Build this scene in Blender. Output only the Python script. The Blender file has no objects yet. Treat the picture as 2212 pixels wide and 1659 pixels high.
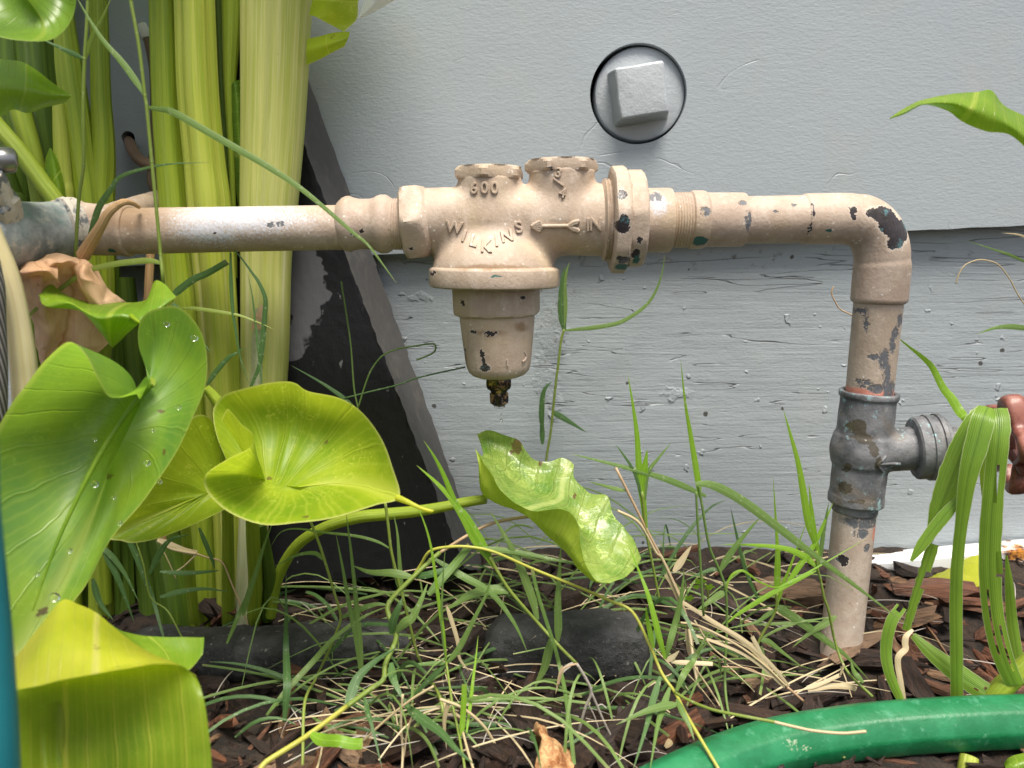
import bpy, bmesh, math, random
import numpy as np
from mathutils import Vector, Matrix, noise as mnoise
from mathutils.bvhtree import BVHTree

random.seed(7)
rng = np.random.default_rng(11)
SC = bpy.context.scene
COL = SC.collection

# ------------------------------------------------------------------ camera
PITCH = math.radians(10.0)
CAM_H = 0.235
FQ = 1661.7                      # focal length in the units used to read the photograph (2212 wide)
cam_d = bpy.data.cameras.new('camera')
cam = bpy.data.objects.new('camera', cam_d); COL.objects.link(cam)
cam.location = (0, 0, CAM_H)
cam.rotation_euler = (math.radians(90) - PITCH, 0, 0)
cam_d.sensor_width = 36; cam_d.lens = FQ / 2212 * 36
cam_d.clip_start = 0.01; cam_d.clip_end = 200
cam_d.dof.use_dof = True; cam_d.dof.focus_distance = 0.425; cam_d.dof.aperture_fstop = 10.0
SC.camera = cam

# ------------------------------------------------------------------ light
SUN_EL, SUN_AZ = math.radians(68), math.radians(162)     # high, behind the camera and a little to the right
w = bpy.data.worlds.new('World'); SC.world = w; w.use_nodes = True
wn = w.node_tree.nodes; wl = w.node_tree.links
sky = wn.new('ShaderNodeTexSky'); sky.sky_type = 'NISHITA'; sky.sun_disc = False
sky.sun_elevation = SUN_EL; sky.sun_rotation = SUN_AZ
sky.air_density = 1.0; sky.dust_density = 4.0
hs = wn.new('ShaderNodeHueSaturation'); hs.inputs['Saturation'].default_value = 0.50
wl.new(sky.outputs[0], hs.inputs['Color']); wl.new(hs.outputs[0], wn['Background'].inputs[0])
wn['Background'].inputs[1].default_value = 0.125
sun_d = bpy.data.lights.new('sun', 'SUN'); sun_d.energy = 4.2; sun_d.angle = math.radians(26); sun_d.color = (1, 0.93, 0.81)
sun = bpy.data.objects.new('sun', sun_d); COL.objects.link(sun)
sdir = Vector((math.sin(SUN_AZ) * math.cos(SUN_EL), math.cos(SUN_AZ) * math.cos(SUN_EL), math.sin(SUN_EL)))
sun.rotation_euler = sdir.to_track_quat('Z', 'Y').to_euler()
sun.location = (0.5, -1, 2)
SC.view_settings.view_transform = 'Standard'; SC.view_settings.look = 'None'
SC.view_settings.exposure = 0.58; SC.view_settings.gamma = 1.0
SC.render.engine = 'CYCLES'
SC.cycles.use_denoising = True
SC.cycles.max_bounces = 10; SC.cycles.transmission_bounces = 8; SC.cycles.transparent_max_bounces = 12

# ------------------------------------------------------------------ helpers: where things stand
CP, SP = math.cos(PITCH), math.sin(PITCH)
def P(qx, qy, Y):
    """the point at distance Y in front of the camera that the photograph shows at qx, qy"""
    u = (qx - 1106) / FQ; v = (829.5 - qy) / FQ
    k = Y / (CP + v * SP)
    return Vector((u * k, Y, CAM_H + (-SP + v * CP) * k))
Z_PIPE = P(1820, 1412, .41).z; Z_WALL = P(1500, 1185, .518).z
def gz(x, y):
    t = (y - .41) / (.518 - .41)
    z = Z_PIPE + (Z_WALL - Z_PIPE) * min(max(t, -.4), 1.0)
    return z + .0022 * math.sin(x * 47 + 1) * math.sin(y * 61) + .0015 * math.sin(x * 113 + y * 90)
def gy(qx, qy):
    lo, hi = .1, .52
    for _ in range(28):
        m = (lo + hi) / 2
        p = P(qx, qy, m)
        if p.z > gz(p.x, m): lo = m
        else: hi = m
    return lo
def PG(qx, qy, Y): return P(qx, qy, min(Y, gy(qx, qy) - .003))
Y0 = .41
S = (P(1107, 476, Y0) - P(1106, 476, Y0)).length     # metres per unit at the pipe

# ------------------------------------------------------------------ helpers: objects
def finish(o, parent):
    COL.objects.link(o)
    if parent is not None: o.parent = parent
    return o
def world_base(parent):
    b = Vector((0, 0, 0))
    while parent is not None:
        b += parent.location; parent = parent.parent
    return b
def make(name, V, F, mat, parent=None, uv=None, sharp=40, label=None, cat=None, group=None, kind=None, smooth=True):
    V = np.asarray(V, dtype=np.float64).reshape(-1, 3)
    c = (V.min(0) + V.max(0)) / 2
    me = bpy.data.meshes.new(name)
    me.from_pydata((V - c).tolist(), [], F if isinstance(F, list) else F.tolist())
    if uv is not None:
        lay = me.uv_layers.new(name='UVMap')
        li = np.empty(len(me.loops), dtype=np.int32); me.loops.foreach_get('vertex_index', li)
        lay.data.foreach_set('uv', np.asarray(uv, dtype=np.float32)[li].ravel())
    if smooth:
        me.shade_smooth()
        if sharp: me.set_sharp_from_angle(angle=math.radians(sharp))
    me.materials.append(mat)
    o = bpy.data.objects.new(name, me)
    o.location = Vector(c) - world_base(parent)
    finish(o, parent); tag(o, label, cat, group, kind)
    return o
def tag(o, label=None, cat=None, group=None, kind=None):
    if label: o['label'] = label
    if cat: o['category'] = cat
    if group: o['group'] = group
    if kind: o['kind'] = kind
    return o
def thing(name, label, cat, loc, group=None):
    o = bpy.data.objects.new(name, None); o.empty_display_size = .02
    o.location = loc; COL.objects.link(o)
    return tag(o, label, cat, group)
class Acc:
    def __init__(s): s.V = []; s.F = []; s.U = []; s.n = 0
    def add(s, V, F, U=None):
        V = np.asarray(V, float).reshape(-1, 3)
        s.V.append(V); s.F += [tuple(int(i) + s.n for i in f) for f in F]
        s.U.append(np.zeros((len(V), 2)) if U is None else np.asarray(U, float)); s.n += len(V)
        return s
    def build(s, name, mat, parent=None, **k):
        return make(name, np.concatenate(s.V), s.F, mat, parent, uv=np.concatenate(s.U), **k)

def catmull(pts, n):
    pts = np.asarray(pts, float)
    if len(pts) == 2:
        t = np.linspace(0, 1, n)[:, None]; return pts[0] * (1 - t) + pts[1] * t
    p = np.vstack([2 * pts[0] - pts[1], pts, 2 * pts[-1] - pts[-2]])
    m = len(pts) - 1
    t = np.linspace(0, m, n); i = np.minimum(t.astype(int), m - 1); f = (t - i)[:, None]
    a, b, c, d = p[i], p[i + 1], p[i + 2], p[i + 3]
    return .5 * (2 * b + (c - a) * f + (2 * a - 5 * b + 4 * c - d) * f * f + (3 * b - a - 3 * c + d) * f ** 3)

def grid_faces(n, m, wrap=False):
    F = []
    for i in range(n - 1):
        for j in range(m if wrap else m - 1):
            k = (j + 1) % m
            F.append((i * m + j, (i + 1) * m + j, (i + 1) * m + k, i * m + k))
    return F

def tube_geo(pts, rad, n=40, seg=14, shape=None, cap=True):
    """round (or shaped) tube along a smooth path; uv = around, along"""
    C = catmull(pts, n); R = np.maximum(catmull([[r, 0, 0] for r in rad], n)[:, 0], 1e-5)
    T = np.gradient(C, axis=0); T /= np.linalg.norm(T, axis=1)[:, None] + 1e-12
    ref = np.array([0, -1., 0]) if abs(T[0][1]) < .8 else np.array([0, 0, 1.])
    V = []; U = []
    N = ref - T[0] * ref.dot(T[0]); N /= np.linalg.norm(N)
    L = np.concatenate([[0], np.cumsum(np.linalg.norm(np.diff(C, axis=0), axis=1))])
    for i in range(n):
        N = N - T[i] * N.dot(T[i]); N /= np.linalg.norm(N)
        B = np.cross(T[i], N)
        for j in range(seg):
            a = 2 * math.pi * j / seg
            r = R[i] * (shape(a, i / (n - 1)) if shape else 1)
            V.append(C[i] + r * (math.cos(a) * N + math.sin(a) * B)); U.append((j / seg, L[i]))
    F = grid_faces(n, seg, True)
    if cap:
        F.append(tuple(range(seg - 1, -1, -1))); F.append(tuple((n - 1) * seg + j for j in range(seg)))
        F[-2] = tuple(reversed(F[-2])); F[-1] = tuple(reversed(F[-1]))
    F = [tuple(reversed(f)) for f in F]
    return np.array(V), F, np.array(U)
def tube(name, pts, rad, mat, parent=None, n=40, seg=14, shape=None, **k):
    V, F, U = tube_geo(pts, rad, n, seg, shape)
    return make(name, V, F, mat, parent, uv=U, **k)

def lathe_geo(prof, a, b, seg=72, phase=0):
    """prof: (t along a-b, radius, number of sides or 0); the polygon keeps softened corners"""
    a = np.array(a, float); b = np.array(b, float); L = np.linalg.norm(b - a); d = (b - a) / L
    ref = np.array([0, -1., 0]) if abs(d[1]) < .8 else np.array([0, 0, 1.])
    N = ref - d * ref.dot(d); N /= np.linalg.norm(N); B = np.cross(d, N)
    V = []; U = []
    for row in prof:
        t, r = row[0], row[1]; ns = row[2] if len(row) > 2 else 0; ch = row[3] if len(row) > 3 else 1e9
        for j in range(seg):
            an = 2 * math.pi * j / seg
            rr = r
            if ns:
                m = (an + phase) % (2 * math.pi / ns) - math.pi / ns
                rr = min(r * math.cos(math.pi / ns) / math.cos(m), r * .996, ch)
            V.append(a + d * (t * L) + rr * (math.cos(an) * N + math.sin(an) * B)); U.append((j / seg, t * L))
    n = len(prof)
    F = [tuple(reversed(f)) for f in grid_faces(n, seg, True)]
    F.append(tuple(range(seg))); F.append(tuple((n - 1) * seg + j for j in range(seg - 1, -1, -1)))
    return np.array(V), F, np.array(U)
def lathe(name, prof, a, b, mat, parent=None, seg=72, phase=0, sharp=35, **k):
    V, F, U = lathe_geo(prof, a, b, seg, phase)
    return make(name, V, F, mat, parent, uv=U, sharp=sharp, **k)

def rail(pts, n, Yd=None):
    return catmull([P(p[0], p[1], p[2] if len(p) > 2 else Yd) for p in pts], n)
def loft_geo(rails, n=48, m=28, Y=None, wrinkle=0, seed=0):
    """smooth surface through several rails of the same direction; uv = along rail, across rails"""
    R = np.array([rail(r, n, Y) for r in rails])
    G = np.array([catmull(R[:, i], m) for i in range(n)])
    if wrinkle:
        for i in range(n):
            for j in range(m):
                p = Vector(G[i, j]) * 55 + Vector((seed, 0, 0))
                G[i, j] += np.array(mnoise.noise_vector(p)) * wrinkle + np.array(mnoise.noise_vector(p * 3)) * wrinkle * .35
    u, v = np.meshgrid(np.linspace(0, 1, n), np.linspace(0, 1, m), indexing='ij')
    return G.reshape(-1, 3), grid_faces(n, m), np.stack([u.ravel(), v.ravel()], 1)
def loft(name, rails, mat, parent=None, n=48, m=28, Y=None, wrinkle=0.0004, seed=0, **k):
    V, F, U = loft_geo(rails, n, m, Y, wrinkle, seed)
    return make(name, V, F, mat, parent, uv=U, sharp=0, **k)
def fan_geo(base, edge, tip, n=110, m=26, bulge=.006, vein=.0006, wrinkle=.0005, seed=0):
    """heart shaped blade: rays from the stalk to the margin; u = 0.5 on the midrib"""
    B = np.array(P(*base)); E = catmull([P(*e[:3]) for e in edge], n)
    bl = catmull([[e[3] if len(e) > 3 else bulge, 0, 0] for e in edge], n)[:, 0]
    tt = np.linspace(0, len(edge) - 1, n)
    u = np.where(tt < tip, .5 * tt / tip, .5 + .5 * (tt - tip) / (len(edge) - 1 - tip))
    s = np.linspace(0, 1, m)
    mid = E[np.argmin(abs(u - .5))]
    V = np.zeros((n, m, 3)); U = np.zeros((n, m, 2))
    for j in range(m):
        # rays start on the midrib a little way out, so the veins sweep like a real leaf's
        for i in range(n):
            w_ = .34 * max(0, 1 - abs(u[i] - .5) * 2) ** 1.2
            O = B + (mid - B) * w_
            q = O + (E[i] - O) * s[j] if s[j] > 0 else O
            f = math.sin(math.pi * s[j])
            q = q + np.array([0, bl[i], 0]) * f
            q = q + np.array([0, vein, 0]) * math.sin(u[i] * 2 * math.pi * 13) * f * (1 - .4 * s[j])
            pv = Vector(q) * 45 + Vector((seed, 3, 0))
            q = q + np.array(mnoise.noise_vector(pv)) * wrinkle
            V[i, j] = q; U[i, j] = (u[i], s[j])
    return V.reshape(-1, 3), grid_faces(n, m), U.reshape(-1, 2)
def fan(name, base, edge, tip, mat, parent=None, **k):
    kk = {x: k.pop(x) for x in ('n', 'm', 'bulge', 'vein', 'wrinkle', 'seed') if x in k}
    V, F, U = fan_geo(base, edge, tip, **kk)
    return make(name, V, F, mat, parent, uv=U, sharp=0, **k)

def ribbon_geo(pts, width, n=16, fold=.25, twist=0.0, blunt=False, face=None):
    """folded grass blade along 3-D points; width in metres at the widest"""
    C = catmull(pts, n); T = np.gradient(C, axis=0); T /= np.linalg.norm(T, axis=1)[:, None] + 1e-12
    V = []; U = []
    for i in range(n):
        t = i / (n - 1)
        view = C[i] - np.array([0, 0, CAM_H]) if face is None else np.array(face, float)
        view = view / np.linalg.norm(view)
        W = np.cross(T[i], view); W /= np.linalg.norm(W) + 1e-9
        Nn = np.cross(W, T[i])
        a = twist * (t - .3); W2 = W * math.cos(a) + Nn * math.sin(a); N2 = np.cross(W2, T[i])
        prof = (min(1, .45 + t * 3)) * ((1 - max(0, t - .35) / .65) ** .75 if not blunt else 1 - .15 * t)
        h = width * .5 * max(prof, .02)
        for s_ in (-1, 0, 1):
            V.append(C[i] + W2 * h * s_ + N2 * (h * fold if s_ else 0)); U.append((.5 + .5 * s_, t))
    return np.array(V), grid_faces(n, 3), np.array(U)

# signed distance modelling for cast pieces
def sd_cyl(X, a, b, r0, r1=None):
    r1 = r0 if r1 is None else r1
    a = np.array(a); b = np.array(b); L = np.linalg.norm(b - a); d = (b - a) / L
    q = X - a; t = q @ d; rad = np.linalg.norm(q - t[..., None] * d, axis=-1)
    r = r0 + (r1 - r0) * np.clip(t / L, 0, 1)
    dx = rad - r; dt = np.maximum(-t, t - L)
    return np.minimum(np.maximum(dx, dt), 0) + np.hypot(np.maximum(dx, 0), np.maximum(dt, 0))
def smin(a, b, k):
    h = np.clip(.5 + .5 * (b - a) / k, 0, 1)
    return b + (a - b) * h - k * h * (1 - h)
def surface_nets(fn, lo, hi, h):
    lo = np.array(lo, float); n = np.ceil((np.array(hi) - lo) / h).astype(int) + 1
    ax = [lo[i] + h * np.arange(n[i]) for i in range(3)]
    X = np.stack(np.meshgrid(*ax, indexing='ij'), -1)
    v = fn(X); s = v < 0
    sl = lambda a, o: a[o[0]:n[0] - 1 + o[0], o[1]:n[1] - 1 + o[1], o[2]:n[2] - 1 + o[2]]
    cs = [(i, j, k) for i in (0, 1) for j in (0, 1) for k in (0, 1)]
    acc = np.zeros(tuple(n - 1) + (3,)); cnt = np.zeros(tuple(n - 1))
    for a in cs:
        for x in range(3):
            if a[x] == 0:
                b = list(a); b[x] = 1
                va, vb = sl(v, a), sl(v, b); cr = (va < 0) != (vb < 0)
                t = np.where(cr, va / np.where(cr, va - vb, 1), 0)
                for c in range(3):
                    acc[..., c] += np.where(cr, a[c] + (t if c == x else 0), 0)
                cnt += cr
    act = cnt > 0; idx = -np.ones(cnt.shape, int); idx[act] = np.arange(act.sum())
    ijk = np.argwhere(act); V = lo + h * (ijk + acc[act] / cnt[act][:, None])
    F = []
    for x in range(3):
        y, z = (x + 1) % 3, (x + 2) % 3
        d = np.diff(s.astype(np.int8), axis=x)
        for e in np.argwhere(d != 0):
            if min(e[y], e[z]) < 1 or e[y] >= n[y] - 1 or e[z] >= n[z] - 1: continue
            q = []
            for dy, dz in ((-1, -1), (0, -1), (0, 0), (-1, 0)):
                c = e.copy(); c[y] += dy; c[z] += dz; q.append(idx[tuple(c)])
            if d[tuple(e)] < 0: q.reverse()
            q.reverse()
            F.append(tuple(int(i) for i in q))
    return V, F

# ------------------------------------------------------------------ helpers: materials
class M:
    def __init__(s, name):
        s.m = bpy.data.materials.new(name); s.m.use_nodes = True
        s.t = s.m.node_tree; s.b = s.t.nodes['Principled BSDF']; s.out = s.t.nodes['Material Output']
    def n(s, t, **k):
        x = s.t.nodes.new('ShaderNode' + t)
        for a, b in k.items(): setattr(x, a, b)
        return x
    def inp(s, node, key, val):
        if val is None: return
        if isinstance(val, bpy.types.NodeSocket): s.t.links.new(val, node.inputs[key])
        else:
            if isinstance(val, tuple) and len(val) == 3 and node.inputs[key].type == 'RGBA': val = val + (1,)
            node.inputs[key].default_value = val
    def pos(s): return s.n('NewGeometry').outputs['Position']
    def obj(s): return s.n('TexCoord').outputs['Object']
    def uv(s): return s.n('TexCoord').outputs['UV']
    def rnd(s): return s.n('ObjectInfo').outputs['Random']
    def isl(s): return s.n('NewGeometry').outputs['Random Per Island']
    def map(s, v, scale=(1, 1, 1), loc=(0, 0, 0), rot=(0, 0, 0)):
        x = s.n('Mapping'); s.inp(x, 0, v); x.inputs['Scale'].default_value = scale; x.inputs['Location'].default_value = loc; x.inputs['Rotation'].default_value = rot
        return x.outputs[0]
    def noise(s, v, scale=5, detail=4, rough=.55, dist=0, col=False):
        x = s.n('TexNoise'); s.inp(x, 'Vector', v); s.inp(x, 'Scale', scale); s.inp(x, 'Detail', detail); s.inp(x, 'Roughness', rough); s.inp(x, 'Distortion', dist)
        return x.outputs['Color' if col else 'Fac']
    def voro(s, v, scale, feature='F1', out='Distance'):
        x = s.n('TexVoronoi', feature=feature); s.inp(x, 'Vector', v); s.inp(x, 'Scale', scale)
        return x.outputs[out]
    def math(s, op, a, b=None, c=None, clamp=False):
        x = s.n('Math', operation=op, use_clamp=clamp); s.inp(x, 0, a); s.inp(x, 1, b); s.inp(x, 2, c)
        return x.outputs[0]
    def vmath(s, op, a, b=None, c=None):
        x = s.n('VectorMath', operation=op); s.inp(x, 0, a); s.inp(x, 1, b)
        if op == 'SCALE': s.inp(x, 'Scale', c)
        return x.outputs['Value' if op in ('LENGTH', 'DISTANCE', 'DOT_PRODUCT') else 'Vector']
    def ss(s, v, a, b):
        x = s.n('MapRange', interpolation_type='SMOOTHSTEP'); s.inp(x, 0, v); s.inp(x, 1, a); s.inp(x, 2, b)
        return x.outputs[0]
    def ramp(s, f, stops):
        x = s.n('ValToRGB'); s.inp(x, 0, f); e = x.color_ramp.elements
        while len(e) < len(stops): e.new(.5)
        for i, (p, c) in enumerate(stops):
            e[i].position = p; e[i].color = (c + (1,)) if isinstance(c, tuple) else (c, c, c, 1)
        return x.outputs[0]
    def mix(s, f, a, b, mode='MIX'):
        x = s.n('Mix', data_type='RGBA', blend_type=mode); s.inp(x, 0, f); s.inp(x, 6, a); s.inp(x, 7, b)
        return x.outputs[2]
    def sep(s, v):
        x = s.n('SeparateXYZ'); s.inp(x, 0, v); return x.outputs
    def comb(s, a, b, c):
        x = s.n('CombineXYZ'); s.inp(x, 0, a); s.inp(x, 1, b); s.inp(x, 2, c); return x.outputs[0]
    def bump(s, h, strength=1.0, dist=.001, normal=None):
        x = s.n('Bump'); s.inp(x, 'Height', h); s.inp(x, 'Strength', strength); s.inp(x, 'Distance', dist); s.inp(x, 'Normal', normal)
        return x.outputs[0]
    def set(s, **k):
        for a, v in k.items():
            s.inp(s.b, {'col': 'Base Color', 'rough': 'Roughness', 'normal': 'Normal', 'metal': 'Metallic', 'spec': 'Specular IOR Level', 'trans': 'Transmission Weight', 'coat': 'Coat Weight', 'sss': 'Subsurface Weight'}.get(a, a), v)
        return s.m
    def translucent(s, col, fac, normal=None):
        t = s.n('BsdfTranslucent'); s.inp(t, 'Color', col); s.inp(t, 'Normal', normal)
        x = s.n('MixShader'); s.inp(x, 0, fac); s.t.links.new(s.b.outputs[0], x.inputs[1]); s.t.links.new(t.outputs[0], x.inputs[2])
        s.t.links.new(x.outputs[0], s.out.inputs[0])
    def blobs(s, lst, Y, amp=.002, nscale=260, soft=.12, raw=False):
        """marks with a shape of their own at given places: (qx, qy, rx, ry) ellipses with ragged edges"""
        p = s.pos()
        nz = s.vmath('SUBTRACT', s.noise(p, nscale, 3, .6, col=True), (.5, .5, .5))
        nf = s.vmath('SUBTRACT', s.noise(p, nscale * 4, 2, .6, col=True), (.5, .5, .5))
        p = s.vmath('ADD', s.vmath('ADD', p, s.vmath('SCALE', nz, c=amp)), s.vmath('SCALE', nf, c=amp * .35))
        cur = None
        for (qx, qy, rx, ry) in lst:
            c = P(qx, qy, Y); k = (P(qx + 1, qy, Y) - c).length
            d = s.vmath('MULTIPLY', s.vmath('SUBTRACT', p, tuple(c)), (1 / (rx * k), 0, 1 / (ry * k)))
            L = s.vmath('LENGTH', d)
            cur = L if cur is None else s.math('MINIMUM', cur, L)
        return cur if raw else s.ss(cur, 1 + soft, 1 - soft)
# ------------------------------------------------------------------ materials
def beige_paint(name, base=(.56, .435, .36), base2=(.49, .37, .30), chips=(), grey=(), overspray=(), pink=(), green=(), stain=(), rnd_chip=.73, Yb=Y0):
    m = M(name); p = m.pos()
    n1 = m.noise(p, 45, 5, .6); col = m.mix(m.ss(n1, .38, .64), base2, base)
    n2 = m.noise(m.map(p, (1, 1, .5)), 190, 4, .65); col = m.mix(m.math('MULTIPLY', m.ss(n2, .50, .70), .5), col, (.54, .45, .38))
    col = m.mix(m.math('MULTIPLY', m.ss(m.noise(p, 320, 4, .7), .56, .70), .45), col, (.33, .23, .16))
    n3 = m.noise(p, 26, 3, .5); col = m.mix(m.math('MULTIPLY', m.ss(n3, .52, .70), .5), col, (.50, .385, .24))
    dots = m.math('MULTIPLY', m.ss(m.voro(p, 330), .22, .14), m.ss(m.noise(p, 90, 1), .55, .62))
    col = m.mix(m.math('MULTIPLY', dots, .7), col, (.75, .72, .68))
    h = m.math('ADD', m.math('MULTIPLY', m.noise(p, 650, 3, .6), .45), m.math('MULTIPLY', n2, .9))
    if overspray:
        f = m.blobs(overspray, Yb, amp=.004, nscale=90, soft=.75)
        sp = m.ss(m.math('ADD', f, m.math('MULTIPLY', m.math('SUBTRACT', m.noise(p, 800, 3, .7), .5), 2.4)), .35, 1.15)
        col = m.mix(m.math('MULTIPLY', sp, .75), col, (.54, .57, .65))
    if pink:
        col = m.mix(m.math('MULTIPLY', m.blobs(pink, Yb, amp=.003, nscale=160, soft=.2), .85), col, (.56, .20, .14))
    if stain:
        col = m.mix(m.math('MULTIPLY', m.blobs(stain, Yb, amp=.004, nscale=120, soft=.6), .75), col, (.22, .13, .06))
    rc = m.math('MULTIPLY', m.ss(m.noise(p, 210, 4, .7), rnd_chip, rnd_chip + .02), m.ss(m.noise(p, 40, 2), .50, .56))
    mask = rc
    if grey:
        g = m.blobs(grey, Yb, amp=.004, nscale=330, soft=.25)
        g = m.math('MULTIPLY', g, m.ss(m.noise(m.map(p, (1.6, 1, .6)), 240, 4, .7), .36, .46))
        col = m.mix(g, col, m.mix(m.noise(p, 500, 3), (.07, .075, .085), (.17, .175, .19)))
        mask = m.math('MAXIMUM', mask, g)
    dark = rc
    if chips:
        cr = m.blobs(chips, Yb, amp=.0056, nscale=230, raw=True); c = m.ss(cr, 1.05, .95)
        col = m.mix(m.math('MULTIPLY', m.ss(cr, 1.45, 1.1), .6), col, (.62, .52, .45))
        dark = m.math('MAXIMUM', rc, c); mask = m.math('MAXIMUM', mask, c)
    turq = m.math('MULTIPLY', m.ss(m.noise(p, 130, 4, .7), .54, .70), .85)
    dcol = m.mix(turq, m.mix(m.noise(p, 300, 3), (.016, .013, .016), (.06, .05, .055)), (.12, .27, .30))
    col = m.mix(dark, col, dcol)
    if green:
        gr = m.blobs(green, Yb, amp=.003, nscale=300, soft=.08); col = m.mix(gr, col, (.04, .13, .12)); mask = m.math('MAXIMUM', mask, gr)
    h = m.math('SUBTRACT', h, m.math('MULTIPLY', mask, .8))
    m.set(col=col, rough=m.math('SUBTRACT', .56, m.math('MULTIPLY', dark, .30)), normal=m.bump(h, .6, .0008), spec=.32)
    return m.m
MAT = {}
MAT['valve_paint'] = beige_paint('beige paint on the regulator', base=(.455, .365, .29), base2=(.38, .295, .225),
    chips=[(1331, 425, 9, 10), (1330, 488, 13, 20), (1336, 560, 15, 9), (1362, 548, 9, 10), (1366, 518, 5, 6), (1047, 784, 9, 8), (1046, 765, 3.5, 20), (1062, 713, 15, 4), (1027, 712, 6, 4),
           (1002, 651, 4, 6), (1130, 640, 6, 5), (1127, 812, 10, 5), (940, 588, 9, 4), (1206, 571, 7, 4), (1440, 510, 4, 9), (1186, 369, 4, 3), (895, 538, 6, 4), (1002, 760, 3, 12)],
    green=[(1338, 575, 16, 6), (1075, 593, 12, 2.5), (1365, 560, 8, 7)], stain=[(1065, 575, 80, 5), (1060, 712, 30, 6), (1125, 700, 12, 8), (1005, 770, 5, 25)])
MAT['pipe_paint'] = beige_paint('beige paint on the level pipe', base=(.455, .36, .295), base2=(.375, .285, .225),
    chips=[(1872, 466, 24, 13), (1890, 462, 22, 13), (1896, 486, 26, 22), (1916, 505, 26, 22), (1924, 495, 22, 18), (1908, 524, 19, 14), (1820, 458, 6, 9), (1822, 470, 8, 6), (793, 501, 5, 5), (772, 505, 4, 3), (482, 503, 4, 3), (1736, 455, 2, 16), (1734, 495, 2, 14)],
    green=[(1503, 521, 16, 9), (1771, 498, 6, 3), (257, 541, 9, 5)], grey=[(1510, 460, 10, 10), (1600, 480, 7, 20), (1590, 440, 7, 5), (1660, 460, 5, 4), (1700, 445, 5, 4), (620, 485, 7, 6), (598, 488, 8, 4), (1405, 430, 14, 10)],
    overspray=[(530, 475, 165, 40), (470, 500, 80, 30), (1410, 446, 20, 26)], stain=[(300, 470, 80, 30)])
MAT['riser_paint'] = beige_paint('worn beige paint on the riser', base=(.43, .35, .28), base2=(.36, .285, .22), rnd_chip=.67,
    grey=[(1925, 690, 9, 14), (1912, 715, 8, 14), (1905, 740, 7, 18), (1886, 770, 9, 22), (1893, 815, 9, 40), (1902, 838, 16, 22), (1857, 688, 3.5, 26), (1850, 820, 14, 6), (1868, 765, 12, 5), (1845, 830, 6, 5), (1870, 832, 14, 10), (1850, 670, 9, 4)],
    pink=[(1840, 850, 42, 17), (1900, 850, 44, 15)])
MAT['foot_paint'] = beige_paint('faded beige paint on the pipe foot', base=(.47, .39, .33), base2=(.39, .305, .25), rnd_chip=.67,
    chips=[(1804, 1195, 8, 13)], grey=[(1845, 1113, 40, 14), (1836, 1135, 16, 10), (1851, 1165, 6, 9), (1890, 1120, 10, 14)], pink=[(1879, 1140, 15, 20)], Yb=.412)

m = M('old grey bronze'); p = m.pos()
n1 = m.noise(p, 70, 5, .65)
col = m.mix(m.ss(n1, .35, .66), (.095, .10, .11), (.225, .225, .235))
col = m.mix(m.math('MULTIPLY', m.ss(m.noise(p, 160, 5, .7), .585, .66), .75), col, (.30, .48, .50))
col = m.mix(m.math('MULTIPLY', m.ss(m.noise(p, 240, 4, .7), .62, .70), .6), col, (.36, .36, .36))
col = m.mix(m.math('MULTIPLY', m.ss(m.noise(m.map(p, loc=(4, 0, 0)), 40, 3), .52, .7), .6), col, (.20, .15, .10))
wet = m.blobs([(1834, 912, 15, 16), (1842, 934, 18, 12), (1858, 955, 11, 16), (1868, 982, 7, 14), (1813, 1000, 6, 10), (1810, 1042, 9, 14), (1830, 1068, 18, 4), (1813, 870, 3, 30)], Y0, amp=.005, nscale=150, soft=.1)
col = m.mix(m.math('MULTIPLY', wet, .75), col, (.085, .065, .035))
MAT['bronze'] = m.set(col=col, rough=m.math('SUBTRACT', .62, m.math('MULTIPLY', wet, .5)), metal=.25, normal=m.bump(m.math('ADD', m.noise(p, 260, 4, .6), m.math('MULTIPLY', m.noise(p, 900, 2), .4)), .6, .0006))

m = M('green verdigris metal'); p = m.pos()
col = m.mix(m.ss(m.noise(p, 60, 5, .65), .35, .65), (.17, .20, .21), (.40, .42, .42))
col = m.mix(m.math('MULTIPLY', m.ss(m.noise(p, 38, 4, .6), .48, .6), .5), col, (.09, .22, .21))
col = m.mix(m.math('MULTIPLY', m.ss(m.noise(p, 120, 5, .7), .56, .66), .7), col, (.52, .48, .42))
MAT['verdigris'] = m.set(col=col, rough=.5, metal=.2, normal=m.bump(m.noise(p, 200, 5, .65), .6, .0008))
m = M('flaking pale paint on metal'); p = m.pos()
col = m.mix(m.ss(m.noise(p, 130, 5, .65), .44, .52), (.13, .14, .15), (.50, .45, .39))
MAT['flaky'] = m.set(col=col, rough=.6, normal=m.bump(m.noise(p, 130, 5, .65), .9, .0012))
m = M('dull chrome'); p = m.pos()
MAT['knob'] = m.set(col=m.mix(m.noise(p, 150, 4), (.10, .10, .10), (.42, .42, .43)), rough=.3, metal=.7)
m = M('wet dark brass'); p = m.pos()
col = m.mix(m.ss(m.noise(p, 170, 4, .7), .5, .6), (.03, .025, .02), (.35, .22, .10))
MAT['brass'] = m.set(col=col, rough=.14, metal=.5, normal=m.bump(m.noise(p, 400, 3), .4, .0005))
m = M('worn red paint'); p = m.pos()
col = m.mix(m.ss(m.noise(p, 80, 5, .65), .4, .6), (.13, .035, .025), (.26, .10, .075))
col = m.mix(m.ss(m.noise(p, 120, 5, .7), .58, .66), col, (.13, .12, .12))
MAT['red'] = m.set(col=col, rough=.4, normal=m.bump(m.noise(p, 200, 4), .6, .0007))

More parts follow.
